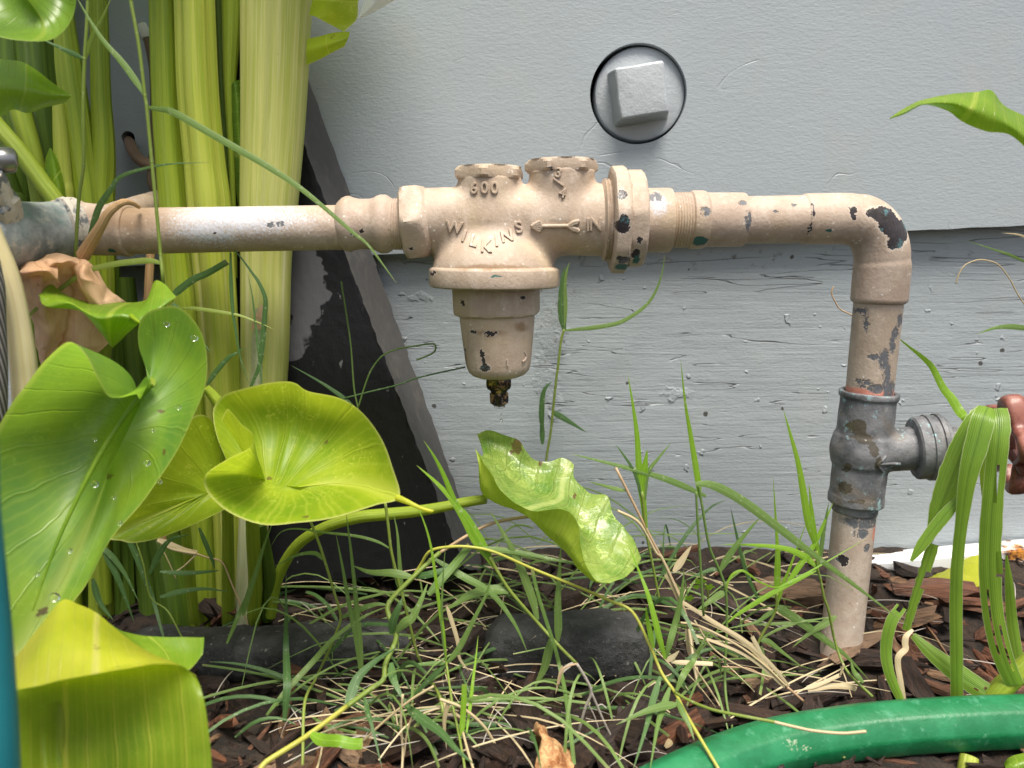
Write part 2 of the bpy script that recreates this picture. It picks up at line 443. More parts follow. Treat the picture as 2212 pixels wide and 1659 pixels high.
# painted siding
def wall_mat(name, smooth):
    m = M(name); p = m.pos()
    big = m.noise(p, 6, 3, .5)
    col = m.mix(big, (.285, .318, .345), (.325, .36, .385))
    blot = m.noise(p, 22, 5, .6)
    col = m.mix(m.math('MULTIPLY', m.ss(blot, .5, .75), .25), col, (.36, .36, .32))
    brush = m.noise(m.map(p, (14, 1, 60), rot=(0, .05, 0)), 6, 5, .7, .6)
    fine = m.noise(m.map(p, (1.0, 1, 2.2)), 330, 3, .6)
    if smooth:
        h = m.math('ADD', m.math('MULTIPLY', brush, .30), m.math('MULTIPLY', fine, .45))
        h = m.math('ADD', h, m.math('MULTIPLY', m.noise(p, 26, 4, .55), .9))
        scr = m.ss(m.math('ABSOLUTE', m.math('SUBTRACT', m.noise(m.map(p, (1, 1, 1.6), rot=(0, .6, 0)), 14, 2, .5, .8), .5)), .006, .002)
        scr = m.math('MULTIPLY', scr, m.ss(m.noise(p, 21, 1), .60, .66))
        h = m.math('SUBTRACT', h, m.math('MULTIPLY', scr, .5))
        nrm = m.bump(h, .55, .0008)
    else:
        g1 = m.noise(m.map(p, (4.5, 1, 130), rot=(0, .03, 0)), 3, 5, .66, .4)
        g2 = m.noise(m.map(p, (2.6, 1, 48), loc=(7, 0, 3), rot=(0, .03, 0)), 2.6, 2, .5, .35)
        crack = m.ss(m.math('ABSOLUTE', m.math('SUBTRACT', g2, .5)), .011, .002)
        crack = m.math('MULTIPLY', crack, m.ss(m.noise(m.map(p, (5, 1, 20)), 3, 3), .49, .57))
        splat = m.blobs([(1190, 720, 32, 60), (1180, 800, 22, 60), (1200, 870, 14, 40), (1460, 850, 30, 12), (905, 640, 26, 10), (1400, 560, 60, 8)], .518, amp=.014, nscale=60, soft=.35)
        rough_lump = m.math('MULTIPLY', splat, m.noise(p, 190, 4, .75))
        h = m.math('ADD', m.math('MULTIPLY', g1, .34), m.math('MULTIPLY', fine, .22))
        h = m.math('ADD', h, m.math('MULTIPLY', m.noise(m.map(p, (2.5, 1, 5)), 9, 4, .55), .8))
        h = m.math('SUBTRACT', h, m.math('MULTIPLY', crack, 1.0))
        h = m.math('ADD', h, m.math('MULTIPLY', rough_lump, .9))
        lump = m.ss(m.noise(p, 95, 2, .5), .70, .76)
        h = m.math('ADD', h, m.math('MULTIPLY', lump, .8))
        col = m.mix(m.math('MULTIPLY', crack, .45), col, (.10, .105, .11))
        dirt = m.math('MULTIPLY', m.ss(m.noise(p, 120, 5, .75), .56, .66), m.blobs([(1200, 700, 60, 110), (1260, 560, 90, 16), (1600, 560, 130, 22), (1960, 540, 160, 24)], .518, amp=.01, nscale=50, soft=.5))
        col = m.mix(m.math('MULTIPLY', dirt, .75), col, (.10, .095, .08))
        nrm = m.bump(h, .85, .0014)
    sv = m.n('TexVoronoi'); m.inp(sv, 'Vector', m.map(p, (1, 0, 1))); m.inp(sv, 'Scale', 75)
    rs = m.sep(sv.outputs['Color'])[0]
    rad = m.math('MULTIPLY', m.ss(rs, .74 if not smooth else .92, 1.0), .16 if not smooth else .10)
    dist = m.math('ADD', sv.outputs['Distance'], m.math('MULTIPLY', m.math('SUBTRACT', m.noise(p, 500, 2), .5), .10))
    speck = m.math('LESS_THAN', dist, rad)
    col = m.mix(m.math('MULTIPLY', speck, .85), col, (.03, .022, .016))
    return m.set(col=col, rough=.40, normal=nrm, spec=.4)
MAT['siding_smooth'] = wall_mat('grey paint brushed on siding', True)
MAT['siding_grain'] = wall_mat('grey paint over cracked wood grain', False)
m = M('grey paint on iron'); p = m.pos()
col = m.mix(m.noise(p, 40, 4), (.33, .36, .385), (.385, .415, .44))
MAT['plug'] = m.set(col=col, rough=.42, normal=m.bump(m.math('ADD', m.noise(p, 170, 5, .65), m.math('MULTIPLY', m.noise(p, 700, 3), .3)), .6, .0009))
m = M('dark hollow'); MAT['hollow'] = m.set(col=(.015, .013, .012), rough=.9)

# leaning board
def board_mat(name, base, wet):
    m = M(name); p = m.pos()
    col = m.mix(m.noise(p, 60, 5, .65), tuple(c * .8 for c in base), base)
    if wet:
        d = m.noise(m.map(p, (1, 1, .8)), 30, 2, .4); f = m.ss(d, .50, .515)
        reg = m.blobs([(660, 610, 45, 120), (640, 760, 30, 60)], .475, amp=.03, nscale=40, soft=.08)
        dry = m.math('MULTIPLY', f, reg)
        col = m.mix(dry, col, (.085, .085, .095))
        sc = m.math('MULTIPLY', m.ss(m.noise(m.map(p, (1, 1, .4)), 160, 4, .75), .66, .70), .6)
        col = m.mix(sc, col, (.20, .20, .21))
        rough = m.mix(dry, (.42, .42, .42), (.7, .7, .7))
    else:
        col = m.mix(m.math('MULTIPLY', m.ss(m.noise(m.map(p, (2, 1, .4)), 70, 5, .7), .5, .7), .5), col, (.14, .125, .11)); rough = .6
    return m.set(col=col, rough=rough, normal=m.bump(m.noise(p, 350, 4, .7), .35, .0008), spec=.18)
MAT['board_face'] = board_mat('black board face', (.010, .010, .012), True)
MAT['board_side'] = board_mat('dark grey board edge', (.085, .083, .082), False)
m = M('dark edging stone'); p = m.pos()
col = m.mix(m.ss(m.noise(p, 50, 5, .65), .35, .68), (.014, .014, .014), (.05, .05, .052))
col = m.mix(m.math('MULTIPLY', m.ss(m.noise(p, 300, 3, .7), .64, .7), .5), col, (.28, .27, .25))
MAT['stone'] = m.set(col=col, rough=.6, normal=m.bump(m.noise(p, 120, 6, .75), 1, .003))

# hoses, plastics
m = M('green hose rubber'); p = m.pos()
sm = m.noise(m.map(p, (1, 1, 1)), 45, 5, .65)
col = m.mix(m.ss(sm, .35, .7), (.005, .115, .038), (.014, .175, .068))
col = m.mix(m.math('MULTIPLY', m.ss(m.noise(p, 110, 5, .7), .57, .70), .45), col, (.10, .30, .19))
mud = m.blobs([(1700, 1578, 16, 6), (1685, 1570, 10, 3), (1725, 1584, 10, 3), (1500, 1655, 6, 3), (2060, 1560, 4, 2)], .33, amp=.008, nscale=330, soft=.1)
col = m.mix(m.math('MULTIPLY', m.math('MULTIPLY', mud, .6), m.ss(m.noise(p, 420, 3, .7), .46, .54)), col, (.36, .40, .28))
MAT['hose'] = m.set(col=col, rough=m.ramp(sm, [(.3, .30), (.7, .46)]), normal=m.bump(m.math('ADD', m.noise(p, 500, 3), sm), .25, .0006), spec=.5)
m = M('teal hose rubber'); p = m.pos()
MAT['teal'] = m.set(col=m.mix(m.noise(p, 40, 3), (.008, .14, .17), (.02, .19, .22)), rough=.4)
m = M('grey braided hose'); u = m.sep(m.uv())
wv = m.math('SINE', m.math('ADD', m.math('MULTIPLY', u[0], 75.4), m.math('MULTIPLY', u[1], 900)))
col = m.mix(m.ss(wv, -.4, .6), (.05, .045, .045), (.24, .22, .21))
MAT['braid'] = m.set(col=col, rough=.6, normal=m.bump(wv, .6, .001))
m = M('white plastic with rust'); p = m.pos()
r = m.blobs([(2195, 1205, 26, 14), (2175, 1222, 14, 6), (2215, 1195, 16, 8)], .495, amp=.01, nscale=150, soft=.4)
col = m.mix(m.math('MULTIPLY', m.ss(m.noise(p, 60, 4), .5, .8), .3), (.72, .73, .74), (.5, .47, .42))
col = m.mix(r, col, m.mix(m.ss(m.noise(p, 200, 4, .7), .4, .6), (.55, .23, .04), (.06, .025, .015)))
MAT['white'] = m.set(col=col, rough=.4)

# plants
def leaf_mat(name, c1, c2, vein, trans=.42, rough=.32, nv=13, speck=.25, wet=0, edge=None, vs=.75, tcol=None, sc=1.0, blotch=None, spec=.5, marks=None, mY=.40):
    m = M(name); uv = m.uv(); s = m.sep(uv); p = m.pos()
    wob = m.math('MULTIPLY', m.math('SUBTRACT', m.noise(p, 60, 2), .5), .015)
    ph = m.math('MULTIPLY', m.math('ADD', s[0], wob), nv)
    tri = m.math('ABSOLUTE', m.math('SUBTRACT', m.math('FRACT', ph), .5))           # 0 on a vein
    v1 = m.ss(tri, .05, .0)
    ph2 = m.math('ABSOLUTE', m.math('SUBTRACT', m.math('FRACT', m.math('MULTIPLY', ph, 4)), .5))
    v2 = m.ss(ph2, .2, .0)
    mid = m.ss(m.math('ABSOLUTE', m.math('SUBTRACT', s[0], .5)), .03, .006)
    n1 = m.noise(p, 28 * sc, 5, .62)
    col = m.mix(m.ss(n1, .30, .72), c1, c2)
    fl = m.math('MULTIPLY', m.ss(m.noise(m.map(p, (1, 1, 1)), 240, 5, .78, 1.8), .53, .66), m.math('MULTIPLY', m.ss(m.noise(p, 32, 2), .42, .6), speck))
    col = m.mix(fl, col, tuple(min(.8, c * 1.6 + .08) for c in c2))
    vv = m.math('MAXIMUM', m.math('MULTIPLY', v1, vs), m.math('MULTIPLY', v2, .30))
    vv = m.math('MAXIMUM', vv, m.math('MULTIPLY', mid, .9))
    col = m.mix(vv, col, vein)
    if edge:
        e = m.ss(s[1], .965, .995); col = m.mix(e, col, edge)
    br = m.math('MULTIPLY', m.ss(m.noise(m.map(p, loc=(3, 1, 2)), 75, 3, .6), .71, .735), .8)
    col = m.mix(br, col, blotch or (.14, .09, .03))
    if marks: col = m.mix(m.math('MULTIPLY', m.blobs(marks, mY, amp=.004, nscale=300, soft=.1), .9), col, m.mix(m.noise(p, 300, 3), (.03, .018, .01), (.20, .09, .04)))
    h = m.math('ADD', m.math('MULTIPLY', v1, -.6), m.math('MULTIPLY', m.noise(p, 130, 4, .6), .45))
    h = m.math('ADD', h, m.math('MULTIPLY', mid, -.35))
    rg = rough
    if wet:
        wm = m.ss(m.noise(p, 90, 4, .65), .38, .58)
        h = m.math('ADD', m.math('MULTIPLY', h, .5), m.math('MULTIPLY', wm, .25))
        rg = m.math('SUBTRACT', .52, m.math('MULTIPLY', wm, .28))
    nr = m.bump(h, .8 if wet else .5, .0014 if wet else .0007)
    m.set(col=col, rough=rg, normal=nr, spec=spec)
    m.translucent(m.mix(.5, col, tcol or tuple(min(.9, c * 1.9) for c in c2)), trans, nr)
    return m.m
MAT['leaf_big'] = leaf_mat('big heart leaf', (.115, .26, .045), (.26, .42, .03), (.34, .46, .08), trans=.48, rough=.42, speck=.35, edge=(.45, .52, .12), nv=27, vs=.30, spec=.7, marks=[(198, 1050, 5, 7), (314, 1000, 6, 5), (275, 921, 7, 4), (120, 1300, 9, 7)], mY=.298)
MAT['leaf_round'] = leaf_mat('round yellow green leaf', (.19, .34, .012), (.42, .53, .025), (.52, .60, .07), trans=.52, rough=.44, speck=.8, edge=(.58, .62, .18), vs=.4, nv=15)
MAT['leaf_yellow'] = leaf_mat('yellowing leaf', (.42, .50, .02), (.62, .62, .05), (.68, .66, .16), trans=.5, rough=.38, speck=.4, vs=.4)
MAT['leaf_deep'] = leaf_mat('deep green leaf', (.06, .14, .012), (.15, .27, .02), (.26, .36, .05), trans=.42, rough=.36, speck=.2, edge=(.3, .42, .1), vs=.3)
MAT['leaf_hollow'] = leaf_mat('leaf hollow', (.14, .25, .012), (.27, .38, .02), (.48, .50, .06), trans=.48, rough=.42, speck=.25, nv=11, vs=.75)
MAT['leaf_mid'] = leaf_mat('mid green leaf', (.12, .25, .014), (.25, .38, .025), (.36, .46, .06), trans=.45, rough=.34, speck=.35, edge=(.42, .5, .12))
MAT['leaf_wet'] = leaf_mat('wet battered leaf', (.10, .22, .025), (.30, .40, .08), (.38, .46, .14), trans=.36, speck=1.0, wet=1, nv=10, vs=.5, sc=2.2, blotch=(.10, .06, .03), spec=.5, marks=[(1117, 975, 11, 17), (1106, 990, 6, 5), (1169, 1011, 5, 7), (1231, 1170, 7, 7), (1216, 1140, 4, 4), (1293, 1237, 7, 5), (1296, 1246, 4, 4), (1205, 1120, 12, 3), (1240, 1060, 6, 3)])
MAT['leaf_under'] = leaf_mat('wet leaf underside', (.26, .36, .03), (.36, .45, .05), (.44, .50, .12), trans=.42, speck=.4, nv=10, vs=.4, rough=.45)
MAT['leaf_dry'] = leaf_mat('withered leaf', (.68, .41, .23), (.86, .62, .43), (.58, .33, .17), trans=.30, rough=.6, speck=.2, vs=.35, tcol=(.7, .45, .25), blotch=(.25, .12, .05))
MAT['petal'] = leaf_mat('white petal', (.78, .78, .74), (.84, .84, .80), (.80, .80, .74), trans=.4, rough=.45, speck=0, vs=.2, tcol=(.85, .85, .8), blotch=(.8, .8, .76))
def stalk_mat(name, c1, c2, pale, trans=.18, rough=.38, ps=.5, freq=22):
    m = M(name); s = m.sep(m.uv()); p = m.pos()
    v = m.comb(m.math('COSINE', m.math('MULTIPLY', s[0], 6.2832)), m.math('SINE', m.math('MULTIPLY', s[0], 6.2832)), m.math('MULTIPLY', s[1], 5.0))
    n1 = m.noise(m.map(v, (1, 1, .45)), 4.2, 4, .6)
    n2 = m.noise(m.map(v, (1, 1, .10)), freq, 3, .65)
    col = m.mix(m.ss(n1, .33, .70), c1, c2)
    col = m.mix(m.math('MULTIPLY', m.ss(n2, .42, .70), ps), col, pale)
    n3 = m.noise(m.map(v, (1, 1, .5), loc=(5, 0, 0)), 2.4, 3, .5); col = m.mix(m.math('MULTIPLY', m.ss(n3, .55, .75), .7), col, pale)
    col = m.mix(m.math('MULTIPLY', m.ss(m.noise(p, 160, 4, .7), .69, .72), .5), col, (.25, .20, .08))
    nr = m.bump(n2, .5, .0008)
    m.set(col=col, rough=rough, normal=nr, spec=.4)
    m.translucent(m.mix(.5, col, pale), trans, nr)
    return m.m
MAT['stalk_pale'] = stalk_mat('pale yellow green stalk', (.32, .41, .03), (.50, .54, .08), (.70, .68, .32), trans=.3, ps=.28)
MAT['stalk_cream_lit'] = stalk_mat('stalk with painted cream highlight', (.42, .47, .08), (.62, .62, .20), (.80, .78, .52), trans=.3, ps=.35)  # paler copy of the stalk colour with the sky and sun highlight painted in
MAT['stalk'] = stalk_mat('green stalk', (.20, .31, .016), (.36, .45, .035), (.54, .57, .14), trans=.3, ps=.28)
MAT['stalk_deep_shaded'] = stalk_mat('stalk deep green and in shade', (.05, .10, .010), (.10, .17, .016), (.18, .25, .05), trans=.2, ps=.25)  # dark green stalks; also paints the shade on stalks in the dark gaps
MAT['stalk_cream'] = stalk_mat('cream stalk', (.58, .50, .22), (.66, .60, .36), (.62, .48, .42))
MAT['sheath'] = stalk_mat('papery dead sheath', (.40, .44, .22), (.55, .56, .38), (.60, .58, .45), ps=.4)
MAT['twig'] = stalk_mat('brown twig', (.10, .065, .04), (.20, .14, .09), (.28, .22, .15), trans=0, rough=.7)
MAT['root'] = stalk_mat('brown cable', (.15, .09, .06), (.24, .16, .11), (.30, .20, .15), trans=0, rough=.5)
def grass_mat(name, c1, c2, tip, trans=.38):
    m = M(name); s = m.sep(m.uv()); p = m.pos(); r = m.rnd()
    ln = m.math('ABSOLUTE', m.math('SUBTRACT', s[0], .5))
    col = m.mix(m.math('ADD', m.math('MULTIPLY', r, .6), m.math('MULTIPLY', m.noise(p, 50, 3), .4)), c1, c2)
    col = m.mix(m.math('MULTIPLY', m.ss(ln, .06, .0), .45), col, tuple(min(.7, c * 1.5 + .04) for c in c2))
    col = m.mix(m.math('MULTIPLY', m.ss(m.noise(p, 420, 3, .7), .60, .68), .45), col, (.48, .52, .36))
    col = m.mix(m.math('MULTIPLY', m.ss(s[1], .93, 1.0), .6), col, tip)
    st = m.math('SINE', m.math('MULTIPLY', s[0], 60))
    nr = m.bump(st, .2, .0003)
    m.set(col=col, rough=.40, normal=nr, spec=.4); m.translucent(m.mix(.5, col, tuple(min(.9, c * 1.7) for c in c2)), trans, nr)
    return m.m
MAT['g'] = grass_mat('grass blade', (.10, .19, .04), (.20, .30, .085), (.35, .30, .14))
MAT['gb'] = grass_mat('bright grass blade', (.16, .33, .02), (.27, .46, .04), (.35, .36, .12))
MAT['gd'] = grass_mat('dark blue green grass blade', (.05, .115, .032), (.10, .185, .06), (.2, .2, .12), trans=.3)
MAT['gy'] = grass_mat('yellow grass stem', (.34, .36, .045), (.46, .44, .09), (.6, .45, .2), trans=.2)
MAT['gs'] = grass_mat('green grass stem', (.15, .22, .035), (.24, .30, .06), (.4, .35, .15), trans=.2)
MAT['gt'] = grass_mat('straw', (.42, .32, .17), (.60, .50, .32), (.5, .4, .25), trans=.2)
MAT['gp'] = grass_mat('pinkish dry stem', (.36, .22, .14), (.50, .36, .22), (.4, .3, .2), trans=.15)
MAT['gg'] = grass_mat('weathered grey stem', (.26, .23, .20), (.42, .38, .34), (.4, .36, .3), trans=.1)

# soil and bark
m = M('dark soil'); p = m.pos()
col = m.mix(m.ss(m.noise(p, 90, 6, .7), .35, .7), (.012, .008, .006), (.055, .034, .022))
MAT['soil'] = m.set(col=col, rough=.85, normal=m.bump(m.noise(p, 130, 6, .75), 1, .006))
def bark_mat(name, c1, c2, c3):
    m = M(name); o = m.obj(); p = m.pos()
    r = m.math('FRACT', m.math('ADD', m.rnd(), m.math('MULTIPLY', m.isl(), 3.7)))
    ofs = m.comb(m.math('MULTIPLY', r, 3.0), m.math('MULTIPLY', r, 7.0), r)
    g = m.noise(m.map(m.vmath('ADD', o, ofs), (1, 9, 9)), 60, 5, .7, .4)
    col = m.mix(m.ss(g, .3, .68), c1, c2)
    col = m.mix(m.math('MULTIPLY', m.ss(r, .35, 1.0), .65), col, c3)
    col = m.mix(m.ss(m.noise(m.map(o, (1, 8, 8)), 110, 4, .75), .55, .68), col, tuple(c * .3 for c in c1))
    wetm = m.ss(m.noise(p, 25, 3), .45, .6)
    return m.set(col=col, rough=m.math('SUBTRACT', .72, m.math('MULTIPLY', wetm, .35)), normal=m.bump(g, 1, .0022), spec=.4)
MAT['bark_dark'] = bark_mat('dark wet bark', (.010, .006, .005), (.045, .022, .014), (.020, .013, .010))
MAT['bark_red'] = bark_mat('reddish bark', (.045, .018, .010), (.19, .075, .038), (.11, .055, .032))
MAT['bark_tan'] = bark_mat('weathered tan bark', (.07, .038, .02), (.27, .155, .085), (.18, .12, .08))
m = M('clear water'); MAT['water'] = m.set(col=(1, 1, 1), rough=.0, trans=1.0, IOR=1.333)
m = M('orange dry rind'); p = m.pos()
col = m.mix(m.ss(m.noise(p, 110, 6, .7), .38, .62), (.30, .10, .025), (.68, .42, .20))
MAT['rind'] = m.set(col=col, rough=.65, normal=m.bump(m.noise(p, 150, 6, .75), 1, .004))
# ================================================================== the setting
YU, YL = .505, .518            # front of the upper and the lower siding board
def lip(x):
    a = P(860, 548, YU); b = P(2212, 487, YU)
    return a.z + (x - a.x) * (b.z - a.z) / (b.x - a.x)
nx, ny = 121, 91
xs = np.linspace(-3, 3, nx); ys = np.concatenate([np.linspace(-3.0, .2, 12), np.linspace(.215, .56, ny - 12)])
xs = np.unique(np.concatenate([xs, np.linspace(-.5, .5, 161)])); nx = len(xs)
V = [(x, y, gz(x, y) + (.003 * mnoise.noise((x * 60, y * 60, 0)) + .002 * mnoise.noise((x * 190, y * 190, 4)) if y > .15 else 0)) for x in xs for y in ys]
make('ground', V, [tuple(reversed(f)) for f in grid_faces(nx, len(ys))], MAT['soil'], kind='structure', label='dark damp soil under the bark mulch')

wall = thing('house_wall', 'grey painted board wall of the house behind the pipework', 'wall', (0, YU, lip(0)))
def board_mesh(name, mat, y, zb, zt, thick, holes=(), x0=-2.5, x1=2.5, jitter=.0005, bevel=.002):
    bm = bmesh.new()
    n = 400
    xs = np.linspace(x0, x1, n)
    ring = [bm.verts.new((x, y, zb(x) + jitter * mnoise.noise((x * 70, 1, 0)) + jitter * .6 * mnoise.noise((x * 260, 5, 0)))) for x in xs]
    ring += [bm.verts.new((x, y, zt(x))) for x in xs[::-1][::20]]
    ed = [bm.edges.new((ring[i], ring[(i + 1) % len(ring)])) for i in range(len(ring))]
    for (c, r, k) in holes:
        hv = [bm.verts.new((c.x + r * (1 + .012 * mnoise.noise((math.cos(a) * 2, math.sin(a) * 2, c.x * 50)) * k) * math.cos(a), y, c.z + r * (1 + .012 * k * mnoise.noise((math.cos(a) * 2, math.sin(a) * 2, 9))) * math.sin(a))) for a in np.linspace(0, 2 * math.pi, 73)[:-1]]
        ed += [bm.edges.new((hv[i], hv[(i + 1) % 72])) for i in range(72)]
    bmesh.ops.triangle_fill(bm, use_beauty=True, use_dissolve=False, edges=ed)
    for f in bm.faces:
        if f.normal.y > 0: f.normal_flip()
    front = list(bm.faces)
    bound = [e for e in bm.edges if e.is_boundary]
    r = bmesh.ops.extrude_edge_only(bm, edges=bound)
    for v in [g for g in r['geom'] if isinstance(g, bmesh.types.BMVert)]: v.co.y += thick
    bmesh.ops.recalc_face_normals(bm, faces=[f for f in bm.faces if f not in front])
    V = [v.co[:] for v in bm.verts]; bm.verts.index_update()
    F = [tuple(v.index for v in f.verts) for f in bm.faces]
    bm.free()
    return make(name, V, F, mat, wall, smooth=False)
plug_c = P(1379, 203, YU); PK = (P(1380, 203, YU) - plug_c).length
hole_c = P(277, 298, YU)
tilt = lip(1) - lip(0)
board_mesh('siding_board', MAT['siding_smooth'], YU, lip, lambda x: lip(x) + .215, .022,
           holes=[(plug_c, 104.5 * PK, 1), (hole_c, 14.5 * PK, 4)])
board_mesh('siding_board', MAT['siding_grain'], YL, lambda x: lip(x) - .33, lambda x: lip(x) + .006, .02)
for k in range(1, 11):
    board_mesh('siding_board', MAT['siding_smooth'], YU - .002, lambda x: lip(x) + .213 * k, lambda x: lip(x) + .213 * (k + 1) + .003, .018)
o = make('wall_hollow_shade', [(-2.5, .56, -.4), (2.5, .56, -.4), (2.5, .56, 2.5), (-2.5, .56, 2.5), (-2.5, .575, -.4), (2.5, .575, -.4), (2.5, .575, 2.5), (-2.5, .575, 2.5)],
         [(0, 1, 2, 3), (7, 6, 5, 4), (0, 4, 5, 1), (1, 5, 6, 2), (2, 6, 7, 3), (3, 7, 4, 0)], MAT['hollow'], wall, smooth=False)  # near-black panel paints the darkness inside the wall

# cleanout plug in the wall
pl = thing('cleanout_plug', 'round grey cleanout plug with square head set into the wall board', 'plug', plug_c)
pc = P(1384.5, 200.5, YU)
lathe('plug_disc', [(0, 97 * PK * .2), (0, 90 * PK), (.06, 96.5 * PK), (.14, 98.8 * PK), (1, 98.8 * PK)], pc + Vector((0, .0035, 0)), pc + Vector((0, .02, 0)), MAT['plug'], pl)
def square_head():
    a = math.radians(9); hc = P(1385, 197, YU - .010); h1, h0 = 52 * PK, 60 * PK
    bm = bmesh.new(); bmesh.ops.create_cube(bm, size=1)
    for v in bm.verts:
        front = v.co.y < 0; h = h1 if front else h0
        x, z = v.co.x * 2 * h, v.co.z * 2 * h
        v.co = Vector((hc.x + x * math.cos(a) - z * math.sin(a), YU - .0135 if front else YU + .006, hc.z + x * math.sin(a) + z * math.cos(a)))
    bmesh.ops.bevel(bm, geom=list(bm.edges), offset=.0022, segments=3, affect='EDGES', profile=.6)
    bmesh.ops.subdivide_edges(bm, edges=list(bm.edges), cuts=2, use_grid_fill=True)
    for v in bm.verts: v.co += Vector(mnoise.noise_vector(v.co * 130)) * .0008
    bm.verts.index_update()
    V = [v.co[:] for v in bm.verts]; F = [tuple(v.index for v in f.verts) for f in bm.faces]; bm.free()
    make('square_head', V, F, MAT['plug'], pl, sharp=60)
square_head()

# dark board leaning on the wall
def boxy(name, c, mats, parent, label, cat, jag=.0006):
    """eight corners: front TL TR BR BL then back; subdivided and slightly uneven"""
    bm = bmesh.new(); v = [bm.verts.new(p) for p in c]
    for f in [(3, 2, 1, 0), (4, 5, 6, 7), (0, 1, 5, 4), (1, 2, 6, 5), (2, 3, 7, 6), (3, 0, 4, 7)]: bm.faces.new([v[i] for i in f])
    bmesh.ops.recalc_face_normals(bm, faces=bm.faces)
    bmesh.ops.subdivide_edges(bm, edges=list(bm.edges), cuts=60, use_grid_fill=True)
    bm.normal_update()
    for q in bm.verts:
        edge = any(e.calc_face_angle(0) > .5 for e in q.link_edges)
        q.co += Vector(mnoise.noise_vector(q.co * 240)) * (jag * (2.0 if edge else .4))
    bm.normal_update(); bm.verts.index_update()
    V = [q.co[:] for q in bm.verts]; F = [tuple(q.index for q in f.verts) for f in bm.faces]
    side = [i for i, f in enumerate(bm.faces) if f.normal.x > .55]
    bm.free()
    o = make(name, V, F, mats[0], parent, smooth=False, label=label, cat=cat)
    if len(mats) > 1:
        o.data.materials.append(mats[1])
        for i in side: o.data.polygons[i].material_index = 1
    return o
A0 = [P(490, 40, .488), P(604, 175, .486), P(1003, 1228, .452), P(470, 1275, .452)]
bk = [P(500, 40, .503), P(650, 125, .503), P(1051, 1235, .5035), P(540, 1260, .5035)]
boxy('leaning_board', A0 + bk, [MAT['board_face'], MAT['board_side']], None, 'black wet board with grey edge leaning against the house wall', 'board')

# white plastic strip at the foot of the wall
def strip():
    bm = bmesh.new()
    a, b = P(1882, 1217, .497), P(2330, 1177, .497)
    lo = .0115; dep = .018
    for (t0, t1) in ((0, 1),):
        pts = [(0, 0), (dep, 0), (dep, -lo), (0, -lo)]
        rows = []
        for i in range(40):
            t = i / 39; c = a.lerp(b, t)
            rows.append([bm.verts.new((c.x, c.y + u, c.z + v_ + .0004 * mnoise.noise((c.x * 60, u * 50, 3)))) for u, v_ in pts])
        for i in range(39):
            for j in range(4): bm.faces.new((rows[i][j], rows[i + 1][j], rows[i + 1][(j + 1) % 4], rows[i][(j + 1) % 4]))
        bm.faces.new(rows[0]); bm.faces.new(rows[-1][::-1])
    bmesh.ops.recalc_face_normals(bm, faces=bm.faces)
    bmesh.ops.bevel(bm, geom=[e for e in bm.edges if abs(e.verts[0].co.x - e.verts[1].co.x) > .002], offset=.001, segments=2, affect='EDGES')
    bm.verts.index_update(); V = [q.co[:] for q in bm.verts]; F = [tuple(q.index for q in f.verts) for f in bm.faces]; bm.free()
    make('plastic_strip', V, F, MAT['white'], sharp=30, label='white plastic strip with rust stains lying at the foot of the wall', cat='strip')
strip()

# edging stones in the bark
def lump(name, label, path, rx, rz, mat, cat, seed=0, flat=.0):
    C = catmull([PG(*q) for q in path], 60); V = []
    T = np.gradient(C, axis=0); T /= np.linalg.norm(T, axis=1)[:, None]
    seg = 40
    for i in range(60):
        e = min(1, min(i, 59 - i) / 5.0); e = .55 + .45 * math.sin(e * math.pi / 2)
        for j in range(seg):
            a = 2 * math.pi * j / seg
            ca, sa = math.cos(a), math.sin(a)
            ex = .62
            px, pz = abs(ca) ** ex * math.copysign(1, ca) * rx * e, abs(sa) ** ex * math.copysign(1, sa) * rz * e
            B = np.cross(T[i], [0, 0, 1.]); B /= np.linalg.norm(B)
            q = C[i] + B * px + np.array([0, 0, 1.]) * pz
            q += np.array(mnoise.noise_vector(Vector(q) * 40 + Vector((seed, 0, 0)))) * (.0015 if seed == 1 else .004) + np.array(mnoise.noise_vector(Vector(q) * 130)) * .0012
            V.append(q)
    F = grid_faces(60, seg, True) + [tuple(range(seg)), tuple(59 * seg + j for j in range(seg - 1, -1, -1))]
    return make(name, V, F, mat, label=label, cat=cat, sharp=50)
lump('edging_stone', 'long rounded dark edging stone lying in front of the lily stalks', [(270, 1408, .405), (420, 1412, .402), (600, 1408, .402), (745, 1398, .408), (880, 1390, .415)], .015, .0125, MAT['stone'], 'edging stone', 1)
lump('edging_stone', 'short dark edging stone among the grass below the dripping leaf', [(1050, 1402, .404), (1150, 1398, .401), (1240, 1394, .397), (1330, 1394, .395), (1392, 1398, .396)], .017, .0165, MAT['stone'], 'edging stone', 5)  # left end lengthened so dark stone fills a shaded recess

# ================================================================== the pipework
line = thing('water_pipe_line', 'beige painted water pipe line with pressure regulator, elbow and shutoff valves', 'pipework', P(1846, 1415, Y0))
line['kind'] = 'thing'; wall['kind'] = 'thing'
def Q(qx, qy, Y=Y0): return np.array(P(qx, qy, Y))
VP, PP, RP, FP, BZ = MAT['valve_paint'], MAT['pipe_paint'], MAT['riser_paint'], MAT['foot_paint'], MAT['bronze']
def hlathe(name, x0, x1, yc0, yc1, prof, mat, parent, phase=0, seg=72, **k):
    """turned piece along the level line; prof in (x, radius, sides, chamfer) photo units"""
    a, b = Q(x0, yc0), Q(x1, yc1)
    pr = [((r[0] - x0) / (x1 - x0), r[1] * S) + tuple(([r[2]] if len(r) > 2 else []) + ([r[3] * S] if len(r) > 3 else [])) for r in prof]
    return lathe(name, pr, a, b, mat, parent, seg=seg, phase=phase, **k)

